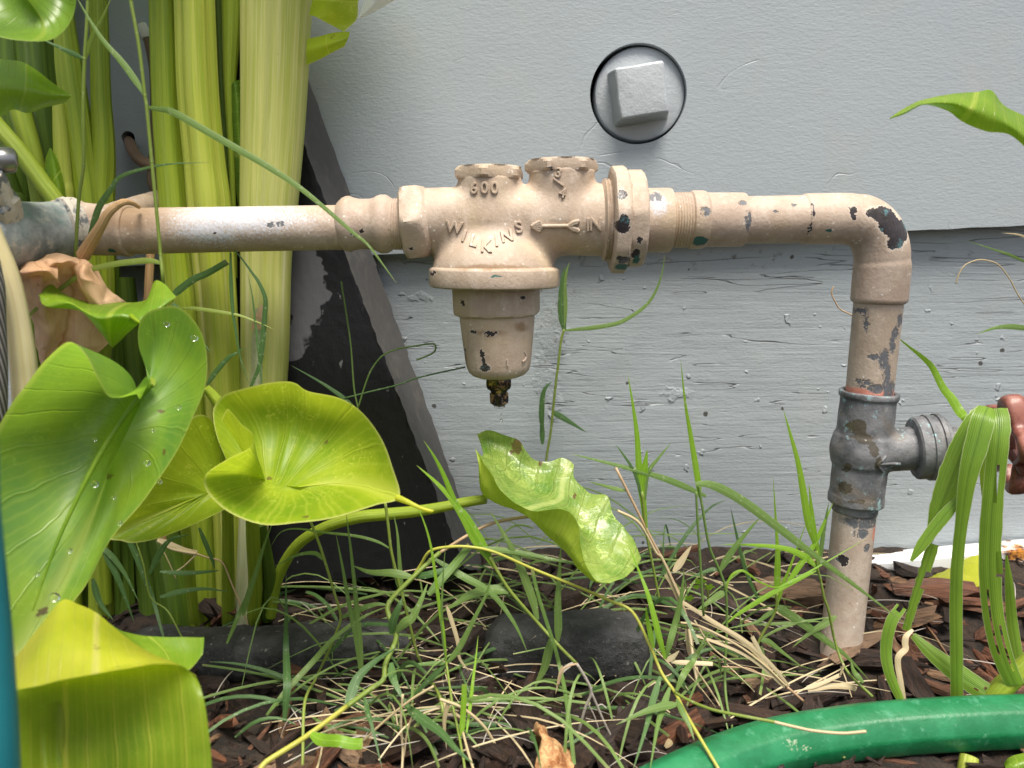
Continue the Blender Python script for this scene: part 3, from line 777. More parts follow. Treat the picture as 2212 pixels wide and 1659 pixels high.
def BOX(x0, y0, x1, y1, ya, yb):
    c = np.array([Q(x, y, Y) for x in (x0, x1) for y in (y0, y1) for Y in (ya, yb)])
    return c.min(0), c.max(0)
# regulator: cast body modelled as one smooth solid
Xc = Q(1068, 476)[0]
def body(X):
    br = sd_cyl(X, Q(917, 474), Q(1308, 476), 66 * S, 77 * S)
    n1 = sd_cyl(X, Q(1058, 476), Q(1058, 384), 68 * S)
    n2 = sd_cyl(X, Q(1213, 476), Q(1214, 368), 70 * S)
    e = (X - Q(1066, 592)) / np.array([134 * S, 134 * S, 100 * S]); bell = (np.linalg.norm(e, axis=-1) - 1) * 104 * S
    bell = np.maximum(bell, sd_cyl(X, Q(1067, 440), Q(1067, 590), 160 * S))
    d = smin(br, n1, 16 * S); d = smin(d, n2, 16 * S); d = smin(d, bell, 34 * S)
    return d
V, F = surface_nets(body, *BOX(900, 340, 1325, 640, Y0 - .036, Y0 + .036), .00085)
nz = np.array([mnoise.noise(Vector(v) * 90) for v in V])
ctr = np.array([0, Y0, 0]); V = V + ((V - np.array([0, Y0, Q(0, 476)[2]])) * [0, 1, 1]) * (nz[:, None] * .010)
reg = make('pressure_regulator', V, F, VP, line, sharp=0, label='cast regulator body with raised lettering and arrow')
bvh = BVHTree.FromPolygons([Vector(v) for v in V], F)
def conform(qx, qy_pts, lift):
    out = []
    for (x, z, h) in qy_pts:
        r = bvh.ray_cast(Vector((x, Y0 - .09, z)), Vector((0, 1, 0)))
        y = r[0].y if r[0] else Y0 - .02
        out.append((x, y - h, z))
    return out
def letter(ch, qx, qy, hq, rot, parent=None, mat=None, sx=1.0):
    cu = bpy.data.curves.new('raised_letter', 'FONT'); cu.body = ch; cu.size = 1; cu.extrude = .05; cu.bevel_depth = .035; cu.bevel_resolution = 2; cu.align_x = 'CENTER'
    cu.resolution_u = 5; cu.offset = -.004
    ob = bpy.data.objects.new('raised_letter', cu); COL.objects.link(ob)
    dg = bpy.context.evaluated_depsgraph_get(); me = ob.evaluated_get(dg).to_mesh()
    L = np.array([v.co[:] for v in me.vertices]); F_ = [tuple(p.vertices) for p in me.polygons]
    ob.evaluated_get(dg).to_mesh_clear(); bpy.data.objects.remove(ob); bpy.data.curves.remove(cu)
    L[:, :2] -= (L[:, :2].max(0) + L[:, :2].min(0)) / 2
    k = hq * S / (L[:, 1].max() - L[:, 1].min()) if ch not in '/' else hq * S / .8
    a = math.radians(rot); c = Q(qx, qy)
    x = L[:, 0] * k * sx; z = L[:, 1] * k
    pts = [(c[0] + x[i] * math.cos(a) - z[i] * math.sin(a), c[2] + x[i] * math.sin(a) + z[i] * math.cos(a), .0003 + L[i, 2] * .0105) for i in range(len(L))]
    return make('raised_letter', conform(0, pts, 0), F_, mat or VP, parent or reg, sharp=70)
for ch, x, y, r in (('W', 640, 527, -8), ('I', 694, 571, -16), ('L', 750, 597, -14), ('K', 818, 625, -2), ('I', 868, 595, 6), ('N', 922, 571, 12), ('S', 985, 526, 14)):
    letter(ch, 737 + x * .3889, 288 + y * .3889, 25, r)
for ch, x in (('6', 744), ('0', 802), ('0', 856)): letter(ch, 737 + x * .3889, 288 + 316 * .3889, 25, 0)
for ch, x, y, r, h in (('3', 1196, 236, -14, 21), ('/', 1196, 287, 70, 26), ('4', 1218, 343, -18, 21)): letter(ch, 737 + x * .3889, 288 + y * .3889, h, r)
letter('I', 1263, 488, 27, 0); letter('N', 1279, 487, 27, 0)
# flow arrow
def arrow_geo(pl, thick, lift=.0006):
    A = Acc()
    for seg_ in pl:
        C = catmull([Q(*p) for p in seg_], 16)
        path = np.array(conform(0, [(c[0], c[2], lift) for c in C], 0))
        V_, F_, U_ = tube_geo(path, [thick * S] * 2, 16, 10); A.add(V_, F_, U_)
    return A
A = arrow_geo([[(1150, 491), (1190, 490.5), (1232, 490)], [(1147, 491), (1156, 485), (1164, 481)], [(1147, 491), (1156, 497), (1163, 501)], [(1164, 481), (1166, 491), (1163, 501)], [(1154, 488), (1163, 486)], [(1154, 494), (1163, 496)],
               [(1222, 490), (1232, 483), (1245, 480)], [(1222, 491), (1232, 498), (1245, 501)], [(1228, 488), (1243, 483)], [(1228, 493), (1243, 498)]], 4.2)
A.build('raised_arrow', VP, reg)
# hexagon caps on the necks
def vlathe(name, x, y0, y1, prof, mat, parent, phase=0, x1=None, **k):
    a, b = Q(x, y0), Q(x if x1 is None else x1, y1); 
    pr = [((r[0] - y0) / (y1 - y0), r[1] * S) + tuple(([r[2]] if len(r) > 2 else []) + ([r[3] * S] if len(r) > 3 else [])) for r in prof]
    return lathe(name, pr, a, b, mat, parent, phase=phase, **k)
vlathe('hex_cap', 1057, 395, 358, [(395, 66), (388, 67), (388, 77, 6, 71), (383, 78, 6, 77.5), (370, 78, 6, 77.5), (364, 77, 6, 71), (361, 68), (360.5, 64), (359.8, 30), (359.5, 5)], VP, reg, phase=.15, sharp=16)
vlathe('hex_cap', 1213, 382, 342, [(382, 69), (374, 70), (373, 79, 6, 73), (368, 80, 6, 79.5), (355, 80, 6, 79.5), (349, 79, 6, 73), (346, 70), (345.5, 66), (344.5, 24), (344, 5)], VP, reg, phase=.45, sharp=16)
hlathe('hex_union', 870, 930, 483, 478, [(869, 58), (870, 72, 6, 70), (875, 86, 6, 79), (883, 87, 6, 86), (908, 87, 6, 86), (918, 85, 6, 79), (922, 74), (930, 66)], VP, reg, phase=0)
A = [(1298, 76)]
for k in range(5): A += [(1302 + k * 3.4, 84 + (k % 2)), (1303.4 + k * 3.4, 87)]
hlathe('union_nut', 1298, 1392, 475.5, 474, A + [(1317, 98), (1317.5, 110, 8, 108), (1321, 117, 8, 114), (1346, 117, 8, 115), (1350, 115, 8, 110), (1351.5, 102), (1354, 106, 10), (1381, 105.5, 10), (1386, 103, 10, 99), (1388, 92), (1389, 70), (1392, 66)], VP, reg, phase=.1, label='large worn union nut with flaked paint')
# bonnet
vlathe('bonnet_flange', 1068, 566, 640, [(566, 96), (574, 125), (578, 138), (581, 141.5), (584, 142.5), (612, 142.5), (617, 141), (620, 136), (621, 100)], VP, reg)
vlathe('bonnet', 1072, 612, 835, [(612, 97, 8), (626, 98.5, 8), (668, 97.5, 8, 97), (676, 96.5, 8, 95), (679, 88), (680, 83), (700, 81.5), (740, 77.5), (775, 73.5), (790, 71), (800, 67), (808, 59), (813, 46), (815, 25), (816, 5)], VP, reg, x1=1078, phase=.2)
vlathe('lock_nut', 1077, 812, 846, [(812, 25), (816, 31, 6), (822, 32, 6), (832, 32, 6, 31), (838, 29, 6), (841, 22), (846, 19)], MAT['brass'], reg, x1=1078)
vlathe('adjusting_screw', 1077.5, 838, 880, [(838, 16), (846, 17), (849, 21.5, 4, 21), (853, 22.5, 4, 21), (866, 23, 4, 21), (870, 20), (875, 14), (878, 3)], MAT['brass'], reg, x1=1079)
for pts in ([(1096, 767), (1097, 780)], [(1131, 752), (1136, 762), (1134, 770), (1128, 774)]):
    C = catmull([Q(*p) for p in pts], 10); c0 = Q(1076, 760)
    path = []
    for c in C:
        r = 75.5 * S; dx = c[0] - c0[0]; path.append((c[0], Y0 - math.sqrt(max(r * r - dx * dx, 1e-8)), c[2]))
    tube('raised_mark', path, [2.4 * S] * 2, VP, reg, n=10, seg=8)

# level pipe, couplings left of the regulator
hlathe('level_pipe', 250, 760, 500, 491, [(250, 44), (255, 49.5), (500, 48), (760, 47.5)], PP, line)
thr = [(851 + k * 2.6, 53.5 + 1.6 * (k % 2)) for k in range(8)]
hlathe('coupling', 732, 874, 484, 484.5, [(732, 46), (736, 50), (742, 55.5), (750, 59), (757, 59.5), (765, 56), (778, 53.5), (800, 53.5), (810, 56), (816, 60), (824, 62.5), (836, 62), (843, 58), (848, 54.5)] + thr + [(874, 52)], PP, line)
# tee at the far left with the branch to the wall
def left_tee(X):
    a = sd_cyl(X, Q(168, 494), Q(283, 499), 57 * S, 52 * S)
    bead = sd_cyl(X, Q(270, 499), Q(280, 499.5), 54 * S)
    b = sd_cyl(X, Q(225, 478, .412), Q(330, 442, .470), 32 * S)
    c = sd_cyl(X, Q(120, 494, .408), Q(178, 495), 61 * S, 60 * S)
    return smin(smin(smin(a, b, 10 * S), bead, 4 * S), c, 8 * S)
V, F = surface_nets(left_tee, *BOX(90, 395, 360, 600, .37, .49), .00095)
V = V + np.array([mnoise.noise_vector(Vector(v) * 60) for v in V]) * .0006
make('tee_fitting', V, F, PP, line, sharp=0, label='bulky painted tee with white paint specks')
tube('branch_pipe', [Q(318, 446, .462), Q(345, 437, .485), Q(365, 431, .520)], [31 * S] * 3, PP, line)
# couplings right of the regulator and the elbow
hlathe('sleeve', 1386, 1450, 476.5, 476, [(1386, 60), (1388, 67.5), (1392, 68), (1442, 68.5), (1447, 67), (1448.5, 58), (1450, 50)], PP, line)
thr = [(1447 + k * 2.9, 57 + 2.2 * (k % 2)) for k in range(16)]
hlathe('threaded_nipple', 1447, 1494, 476, 475, thr + [(1494, 56)], PP, line)
hlathe('coupling', 1486, 1609, 475, 475, [(1486, 52), (1488, 58), (1491, 61), (1497, 62), (1514, 62), (1520, 60.5), (1524, 57.5), (1602, 57.5), (1605, 56.5), (1607, 51), (1609, 46)], PP, line)
hlathe('short_pipe', 1600, 1740, 475.5, 473.5, [(1600, 50), (1740, 51)], PP, line)
ek = [Q(1731, 473.3), Q(1780, 472.8), Q(1826, 473), Q(1862, 479), Q(1888, 499), Q(1902, 532), Q(1905, 570), Q(1902, 612), Q(1898, 655)]
C = catmull(ek, 90); er = np.interp(np.linspace(0, 1, 90), [0, .01, .02, .28, .31, .34, .70, .73, .76, .985, 1], [50, 53.5, 54, 54.5, 54, 56, 57, 56.5, 58.5, 58.5, 52])
V, F, U = tube_geo(C, er * S, 90, 60)
make('elbow', V, F, PP, line, uv=U, sharp=50, label='painted elbow with a large flaked dark patch')
lathe('riser_pipe', [(0, 51 * S), (1, 49.5 * S)], Q(1899, 640), Q(1874, 885), RP, line, label='upper riser pipe with scratched paint and a salmon band')
lathe('riser_pipe', [(0, 47 * S), (.5, 46.5 * S), (.92, 46 * S), (.93, 48.5 * S), (1, 49 * S)], Q(1848, 1085), Q(1812, 1440), FP, line, label='lower riser pipe with faded paint going into the ground')
# small bronze valve on the riser
def up(t): return Q(1877 + (1846 - 1877) * t, 850 + 250 * t)
ax0, ax1 = up(0), up(1)
br0 = up(.50); br1 = Q(2012, 966, .404)
def tee(X):
    a = sd_cyl(X, up(-.01), up(.88), 59 * S)
    c = sd_cyl(X, up(.36), up(.60), 63 * S); 
    sp = np.linalg.norm((X - up(.48)), axis=-1) - 69 * S
    b = sd_cyl(X, br0, br1, 49 * S, 49 * S)
    r1 = sd_cyl(X, up(-.02), up(.035), 63.5 * S)
    r2 = sd_cyl(X, up(.87), up(.945), 60.5 * S)
    r3 = sd_cyl(X, up(.94), up(1.02), 50 * S)
    d = smin(a, sp, 7 * S); d = smin(d, c, 5 * S); d = smin(d, b, 11 * S)
    d = smin(d, r1, 2 * S); d = smin(d, r2, 3 * S); d = smin(d, r3, 2 * S)
    bore = sd_cyl(X, up(-.1), up(.02), 52.5 * S)
    return np.maximum(d, -bore)
V, F = surface_nets(tee, *BOX(1775, 825, 2025, 1130, Y0 - .022, Y0 + .022), .0008)
V = V + np.array([mnoise.noise_vector(Vector(v) * 130) for v in V]) * .0003
gate = make('gate_valve', V, F, BZ, line, sharp=0, label='weathered grey bronze tee valve with wet brown streaks and an arrow')
bv2 = BVHTree.FromPolygons([Vector(v) for v in V], F)
def on2(pts, lift=.0):
    out = []
    for p in pts:
        c = Q(*p); r = bv2.ray_cast(Vector((c[0], Y0 - .09, c[2])), Vector((0, 1, 0)))
        out.append((c[0], (r[0].y if r[0] else Y0 - .02) - lift, c[2]))
    return out
A = Acc()
for pts in ([(1918, 987.5), (1895, 987), (1868, 986)], [(1884, 969), (1876, 977), (1867, 986), (1873, 995), (1882, 1004)]):
    V_, F_, U_ = tube_geo(catmull(on2(pts), 14), [3.6 * S] * 2, 14, 8); A.add(V_, F_, U_)
A.build('raised_arrow', BZ, gate)
d = (br1 - br0) / np.linalg.norm(br1 - br0)
e0 = br1 - d * 40 * S
lathe('bonnet_ring', [(0, 50 * S), (.03, 66 * S), (.08, 70 * S), (.34, 70.5 * S), (.36, 74 * S), (.50, 74.5 * S), (.52, 71 * S), (.62, 71 * S), (.64, 75 * S), (.74, 75 * S), (.78, 70 * S), (.88, 67 * S), (.94, 58 * S), (1, 40 * S)], e0, e0 + d * 78 * S, BZ, gate)
lathe('packing_nut', [(0, 42 * S), (.05, 44 * S, 6), (.35, 44 * S, 6), (.40, 36 * S), (.55, 34 * S), (.60, 27 * S, 6), (.95, 26 * S, 6), (1, 12 * S)], e0 + d * 74 * S, e0 + d * 140 * S, BZ, gate)
lathe('valve_stem', [(0, 10 * S), (1, 10 * S)], e0 + d * 130 * S, e0 + d * 215 * S, BZ, gate, seg=24)
# red wheel on the stem
hc = e0 + d * 198 * S; N = np.array([0, -1., 0]) - d * (-d[1]); N /= np.linalg.norm(N); B = np.cross(d, N)
A = Acc(); V = []; n, sg = 96, 14
for i in range(n):
    a = 2 * math.pi * i / n; R = (82 + 17 * math.cos(a * 5 + .6)) * S
    o_ = hc + R * (math.cos(a) * N + math.sin(a) * B); rd = math.cos(a) * N + math.sin(a) * B
    for j in range(sg):
        b = 2 * math.pi * j / sg
        V.append(o_ + (13 * abs(math.cos(b)) ** .7 * math.copysign(1, math.cos(b)) * rd + 19 * abs(math.sin(b)) ** .7 * math.copysign(1, math.sin(b)) * d) * S * (1 + .18 * math.cos(a * 5 + .6) + .06 * mnoise.noise((i * .4, j * .5, 2))))
F = []
for i in range(n):
    for j in range(sg): F.append((i * sg + j, ((i + 1) % n) * sg + j, ((i + 1) % n) * sg + (j + 1) % sg, i * sg + (j + 1) % sg))
A.add(V, F)
for k in range(3):
    a = 2 * math.pi * k / 3 + .5
    for sgn in (1,):
        e = hc + 92 * S * (math.cos(a) * N + math.sin(a) * B)
        V_, F_, U_ = tube_geo([hc - d * 12 * S, hc * .5 + e * .5 - d * 5 * S, e], [17 * S, 12 * S, 13 * S], 14, 12); A.add(V_, F_, U_)
V_, F_, U_ = lathe_geo([(0, 20 * S), (.1, 34 * S), (.7, 36 * S), (1, 20 * S)], hc - d * 34 * S, hc + d * 12 * S, 36); A.add(V_, F_, U_)
A.build('hand_wheel', MAT['red'], gate, label='lobed hand wheel with worn red paint')

# old valve at the left end
def lv(X):
    a = sd_cyl(X, Q(-60, 520, .355), Q(128, 499, .402), 74 * S, 60 * S)
    b = sd_cyl(X, Q(-10, 505, .372), Q(-30, 420, .355), 44 * S, 36 * S)
    c = sd_cyl(X, Q(108, 501, .397), Q(148, 497, .405), 62 * S)
    return smin(smin(a, b, 14 * S), c, 3 * S)
V, F = surface_nets(lv, *BOX(-130, 330, 190, 660, .30, .445), .0011)
V = V + np.array([mnoise.noise_vector(Vector(v) * 70) for v in V]) * .0008
lvo = make('inlet_valve', V, F, MAT['verdigris'], line, sharp=0, label='green tarnished metal valve with raised letters at the left end')
bv3 = BVHTree.FromPolygons([Vector(v) for v in V], F)
a_, b_ = Q(136, 498.5, .4015), Q(172, 496, .4075)
lathe('cracked_collar', [(0, 60 * S), (.1, 68 * S), (.35, 70 * S), (.5, 66 * S), (.62, 69 * S), (.9, 68 * S), (1, 58 * S)], a_, b_, MAT['flaky'], lvo)
lathe('valve_neck', [(0, 45 * S), (.2, 48 * S, 6), (.45, 48 * S, 6), (.5, 38 * S), (.8, 36 * S), (1, 30 * S)], Q(-8, 470, .362), Q(-38, 370, .345), MAT['flaky'], lvo)
for ch, x, y in (('A', 404, 440 - 10), ('B', 385, 385), ('P', 366, 335)):
    bvh_s, bvh = bvh, bv3
    letter(ch, x * .3334 - 12, 403 + y * .3334, 19, 80, lvo, MAT['flaky']); bvh = bvh_s
tube('lever_knob', [Q(-60, 350, .345), Q(-25, 347, .348), Q(8, 346, .352), Q(30, 346, .355), Q(40, 347, .356)], [14 * S, 17 * S, 23 * S, 21 * S, 6 * S], MAT['knob'], lvo, n=30, seg=24)

# hanging drop and falling drop
wd = lathe('water_drop', [(0, .0006), (.25, .0022), (.55, .0031), (.8, .0028), (.95, .0014), (1, .0003)], Q(1079, 871), Q(1079, 882), MAT['water'], seg=24, label='clear water drop hanging from the regulator screw', cat='drop')
for (x, y, r) in ((1082, 909, .0011), (1082.5, 897, .0006)):
    lathe('water_drop', [(0, r * .1), (.25, r * .7), (.5, r), (.75, r * .8), (1, r * .1)], Q(x, y - 5), Q(x, y + 5), MAT['water'], seg=20, label='tiny drop of water falling from the regulator, %s' % ('larger and lower' if y > 900 else 'smaller and higher'), cat='drop', group='falling drops')

# cable in the wall hole and the twig behind the stalks
tube('cable_stub', [P(276, 300, .53), P(280, 308, .503), P(288, 328, .492), P(303, 346, .487), P(322, 356, .486), P(345, 362, .487)], [.0028, .0032, .0034, .0034, .0034, .003], MAT['root'], n=40, seg=14, label='brown cable bending out of the small hole in the wall', cat='cable')
tw = thing('broken_twig', 'dark broken twig hanging on the wall behind the stalks', 'twig', P(330, 250, .495))
tube('stem', [P(316, 78, .497), P(325, 110, .497), P(330, 160, .496), P(333, 260, .495), P(338, 330, .492), P(336, 390, .488), P(342, 420, .488)], [.0022, .0026, .002, .0022, .004, .005, .003], MAT['twig'], tw, n=50, seg=10)
tube('side_root', [P(338, 330, .492), P(325, 350, .488), P(330, 380, .486), P(320, 395, .486)], [.003, .0026, .002, .0008], MAT['twig'], tw, n=20, seg=8)
tube('sunlit_cut_end', [P(306, 52, .497), P(311, 64, .497), P(317, 82, .497)], [.0026, .0031, .0028], MAT['petal'], tw, n=8, seg=8, label='cut end of the twig painted white for sunlight')  # pale twig end, the sun spot on it painted white
# ================================================================== hoses
def octo(a, t):
    m_ = a % (math.pi / 4) - math.pi / 8
    return .45 + .55 * .955 / math.cos(m_)
hp = []
for (qx, qy, Y) in ((1180, 1900, .262), (1330, 1770, .285), (1480, 1688, .305), (1600, 1636, .320), (1700, 1606, .329), (1800, 1588, .334), (1900, 1575, .337), (2050, 1564, .339), (2260, 1558, .340), (2500, 1575, .335), (2800, 1640, .32)):
    hp.append(P(qx, qy, Y))
tube('garden_hose', hp, [.0126] * len(hp), MAT['hose'], n=160, seg=64, shape=octo, sharp=0, label='green garden hose lying across the bark mulch', cat='hose')
tube('garden_hose', [P(-640, 1900, .27), P(-600, 1400, .26), P(-480, 960, .24), P(-280, 760, .22), P(-120, 780, .20), P(-64, 920, .195), P(-52, 1100, .195), P(-34, 1280, .195), P(-18, 1450, .195), P(-4, 1680, .195), P(10, 2000, .2)], [.0056] * 11, MAT['teal'], n=110, seg=32, label='teal hose standing up at the left edge in front of the leaves', cat='hose')
tube('grey_hose', [P(-420, 1300, .34), P(-330, 700, .33), P(-170, 500, .315), P(-50, 520, .31), P(-14, 600, .31), P(-8, 700, .31), P(-4, 820, .31), P(-9, 960, .31), P(-30, 1100, .31), P(-60, 1300, .31)], [.0035] * 10, MAT['braid'], n=60, seg=30, label='grey braided hose at the left edge behind the big heart leaf', cat='hose')

# ================================================================== lily plants
def celery(a, t): return 1 + .10 * math.cos(3 * a + .6) + .05 * math.cos(7 * a) - .05 * math.sin(5 * a)
def slight(a, t): return 1 + .025 * math.cos(2 * a + 1) + .018 * math.cos(5 * a) + .012 * math.cos(9 * a + 2)
def ridged(a, t): return 1 + .05 * math.cos(2 * a + .4) + .03 * math.cos(9 * a) + .02 * math.cos(14 * a + 1)
def stalk(parent, pts, mat, shape=slight, n=60, seg=36, name='stalk', label=None):
    C = [P(p[0], p[1], p[2]) for p in pts]
    R = [p[3] * (P(p[0] + 1, p[1], p[2]) - P(p[0], p[1], p[2])).length for p in pts]
    return tube(name, C, R, MAT[mat], parent, n=n, seg=seg, shape=shape, label=label)
lily = thing('calla_lily', 'calla lily clump with thick pale green stalks between pipe and leaning board', 'plant', P(540, 1345, .44))
stalk(lily, [(612, -330, .462, 82), (604, -120, .461, 79), (599, 0, .46, 76), (592, 240, .459, 69), (582, 447, .457, 61), (576, 560, .456, 54), (571, 830, .452, 49), (548, 1120, .447, 34), (532, 1360, .442, 27)], 'stalk_cream_lit', slight, label='thickest yellow green stalk paled for its highlight')
stalk(lily, [(405, -330, .452, 42), (412, -120, .452, 42), (418, 0, .452, 41), (426, 200, .451, 42), (440, 350, .450, 42), (450, 447, .449, 44), (462, 600, .448, 42), (478, 830, .446, 38), (492, 1100, .444, 32), (496, 1360, .442, 25)], 'stalk_pale', celery, label='grooved pale stalk')
stalk(lily, [(346, -330, .458, 32), (350, -120, .458, 32), (353, 0, .458, 31), (361, 250, .457, 31), (376, 447, .455, 32), (385, 560, .454, 36), (400, 700, .453, 41), (418, 850, .452, 40), (434, 1100, .448, 34), (440, 1360, .444, 28)], 'stalk', ridged)
stalk(lily, [(470, -200, .474, 20), (476, 0, .474, 19), (485, 250, .472, 15), (495, 447, .470, 12), (504, 700, .466, 11), (516, 1100, .457, 11), (526, 1360, .446, 11)], 'stalk_deep_shaded', slight)  # coloured deep to darken the gap between its neighbours
stalk(lily, [(510, -220, .464, 26), (503, -60, .464, 24), (501, 60, .464, 20), (497, 180, .464, 13), (499, 300, .464, 8), (504, 447, .464, 6), (508, 600, .462, 5)], 'stalk', slight)
loft('leaf', [[(497, 190, .463), (500, 260, .463), (510, 400, .463), (516, 460, .463)], [(506, 176, .458), (514, 260, .458), (520, 400, .458), (524, 460, .458)], [(527, 170, .464), (530, 260, .464), (530, 400, .464), (530, 460, .464)]], MAT['leaf_deep'], lily, label='narrow leaf rising behind the thickest stalk')
loft('dry_sheath', [[(548, 672, .4435), (536, 740, .4435), (530, 830, .443), (524, 900, .443), (515, 1000, .442)], [(560, 664, .436), (557, 740, .436), (555, 830, .436), (548, 900, .436), (540, 1000, .436)], [(578, 676, .443), (578, 740, .443), (578, 830, .443), (574, 900, .443), (568, 1000, .442)]], MAT['sheath'], lily, label='pale torn dead sheath')
loft('sheath_tip', [[(541, 712, .4355), (548, 690, .4345), (558, 672, .434), (566, 655, .4335)], [(556, 712, .4335), (560, 695, .4325), (565, 678, .4325), (570, 660, .433)], [(576, 712, .4345), (577, 695, .434), (577, 680, .434), (572, 660, .4335)]], MAT['leaf_dry'], lily, n=20, m=14, wrinkle=.0012, label='brown withered tip of the torn sheath')
stalk(lily, [(545, 1080, .43, 26), (540, 1180, .43, 26), (530, 1360, .43, 24)], 'sheath', ridged, label='whitish lower stalk')
# leaves carried above the picture
def sky_leaf(par, bx, by, bz, ang, L, W, mat, droop=.3):
    d = Vector((math.cos(ang), math.sin(ang), 0)); s_ = Vector((-math.sin(ang), math.cos(ang), 0)); n, m_ = 30, 17
    V = []; U = []
    for i in range(n):
        t = i / (n - 1); wd_ = W * math.sin(math.pi * min(1, .12 + t * .88)) ** .8 * (1 - .25 * t) if t < 1 else 0
        for j in range(m_):
            s2 = j / (m_ - 1) * 2 - 1
            c = Vector((bx, by, bz)) + d * (t * L) + Vector((0, 0, .25 * L * t - droop * L * t * t)) + s_ * (s2 * wd_) + Vector((0, 0, abs(s2) * wd_ * .35))
            V.append(c + Vector(mnoise.noise_vector(c * 20)) * .003); U.append((j / (m_ - 1), .5 * t))
    make('leaf', V, grid_faces(n, m_), MAT[mat], par, uv=U, sharp=0)
t1, t2, t3 = P(612, -330, .462), P(405, -330, .452), P(346, -330, .458)
sky_leaf(lily, t1.x, t1.y, t1.z, -.9, .13, .045, 'leaf_mid')
sky_leaf(lily, t2.x, t2.y, t2.z, -2.2, .13, .045, 'leaf_mid')
sky_leaf(lily, t3.x, t3.y, t3.z, 3.0, .14, .045, 'leaf_deep')
# leaves and flower at the top of the picture
loft('leaf', [[(668, -60, .452), (672, -20, .452), (674, 0, .452), (670, 20, .452), (668, 32, .452)], [(720, -70, .44), (722, -30, .44), (722, 0, .44), (712, 30, .443), (690, 40, .446)], [(790, -60, .452), (782, -20, .452), (774, 5, .452), (771, 40, .450), (742, 69, .447)]], MAT['leaf_round'], lily, label='bright leaf blade at the top right of the thickest stalk')
loft('leaf', [[(664, 84, .455), (690, 78, .452), (720, 70, .449), (755, 68, .447)], [(662, 108, .451), (690, 100, .446), (720, 92, .443), (752, 80, .444)], [(662, 141, .455), (692, 127, .451), (728, 108, .448), (744, 100, .446)]], MAT['leaf_round'], lily, label='lower curled leaf lobe at the top right of the thickest stalk')
fl = thing('calla_flower', 'white calla flower petal hanging into the top of the view', 'flower', P(815, -90, .44))
loft('spathe', [[(760, -120, .44), (772, -60, .44), (786, -10, .44), (783, 10, .44), (774, 40, .438)], [(820, -120, .43), (820, -60, .43), (822, -20, .43), (802, 14, .433), (777, 38, .437)], [(890, -120, .44), (880, -60, .44), (862, -10, .44), (815, 22, .44), (778, 40, .4385)]], MAT['petal'], fl)
stalk(fl, [(830, -330, .46, 14), (828, -200, .455, 14), (822, -110, .448, 18)], 'stalk', slight)

left = thing('calla_lily', 'dense calla lily clump of deep green stalks at the far left against the wall', 'plant', P(130, 1340, .44))
for pts, mt, shp in (
    ([(205, -300, .462, 22), (209, -100, .462, 20), (213, 0, .462, 19), (218, 200, .461, 21), (223, 320, .46, 25), (218, 447, .459, 29), (222, 700, .455, 30), (225, 1000, .45, 28), (225, 1350, .445, 24)], 'stalk', ridged),
    ([(110, -300, .458, 22), (125, -100, .458, 22), (138, 40, .457, 22), (150, 150, .456, 28), (165, 250, .455, 29), (178, 350, .454, 27), (190, 447, .453, 27), (205, 700, .45, 26), (215, 1000, .448, 24), (215, 1350, .444, 22)], 'stalk', ridged),
    ([(60, -250, .474, 40), (75, 60, .474, 40), (95, 250, .473, 38), (115, 380, .472, 34), (125, 500, .47, 30), (150, 900, .46, 26), (170, 1350, .45, 24)], 'stalk_deep_shaded', ridged),
    ([(10, -250, .478, 46), (20, 60, .478, 46), (30, 250, .476, 44), (50, 450, .474, 40), (80, 900, .465, 34), (100, 1350, .455, 28)], 'stalk_deep_shaded', ridged),
    ([(30, 180, .452, 20), (48, 255, .45, 22), (72, 340, .448, 21), (92, 447, .446, 21), (110, 600, .446, 20), (140, 900, .444, 20), (160, 1350, .442, 18)], 'stalk', slight),
    ([(-60, 200, .435, 19), (-12, 265, .435, 19), (40, 325, .434, 19), (92, 395, .433, 19), (130, 452, .432, 19), (165, 560, .432, 19), (200, 800, .434, 18), (225, 1300, .438, 17)], 'stalk', slight),
    ([(126, 225, .448, 12), (132, 300, .447, 16), (138, 390, .446, 18), (142, 447, .445, 19), (150, 700, .444, 18), (160, 1000, .443, 17)], 'stalk_pale', slight),
    ([(-10, 330, .458, 24), (20, 420, .457, 26), (45, 500, .456, 28), (70, 900, .45, 26), (90, 1350, .444, 22)], 'stalk_deep_shaded', slight),
    ([(235, 560, .462, 22), (245, 760, .458, 22), (260, 1000, .452, 22), (275, 1360, .446, 20)], 'stalk_deep_shaded', ridged),
    ([(270, 600, .466, 20), (290, 800, .462, 24), (310, 1050, .456, 26), (330, 1360, .448, 26)], 'stalk_deep_shaded', slight),
    ([(330, 1080, .452, 26), (360, 1180, .45, 38), (380, 1270, .448, 42), (390, 1360, .446, 42)], 'stalk_deep_shaded', ridged)):  # last one is a pale broad stalk, its dimness painted deep green
    stalk(left, pts, mt, shp)
loft('sheath', [[(98, 340, .4425), (96, 400, .442), (100, 447, .442), (106, 480, .442)], [(107, 320, .437), (114, 360, .4365), (124, 410, .436), (132, 450, .436)], [(111, 322, .441), (124, 345, .441), (138, 390, .441), (146, 450, .441)]], MAT['leaf_mid'], left, n=20, m=14, label='pale rounded young sheath')
stalk(left, [(255, 720, .385, 4), (248, 750, .39, 5), (244, 800, .40, 6), (244, 900, .42, 7), (250, 1100, .435, 8), (258, 1350, .444, 8)], 'stalk_deep_shaded', slight)
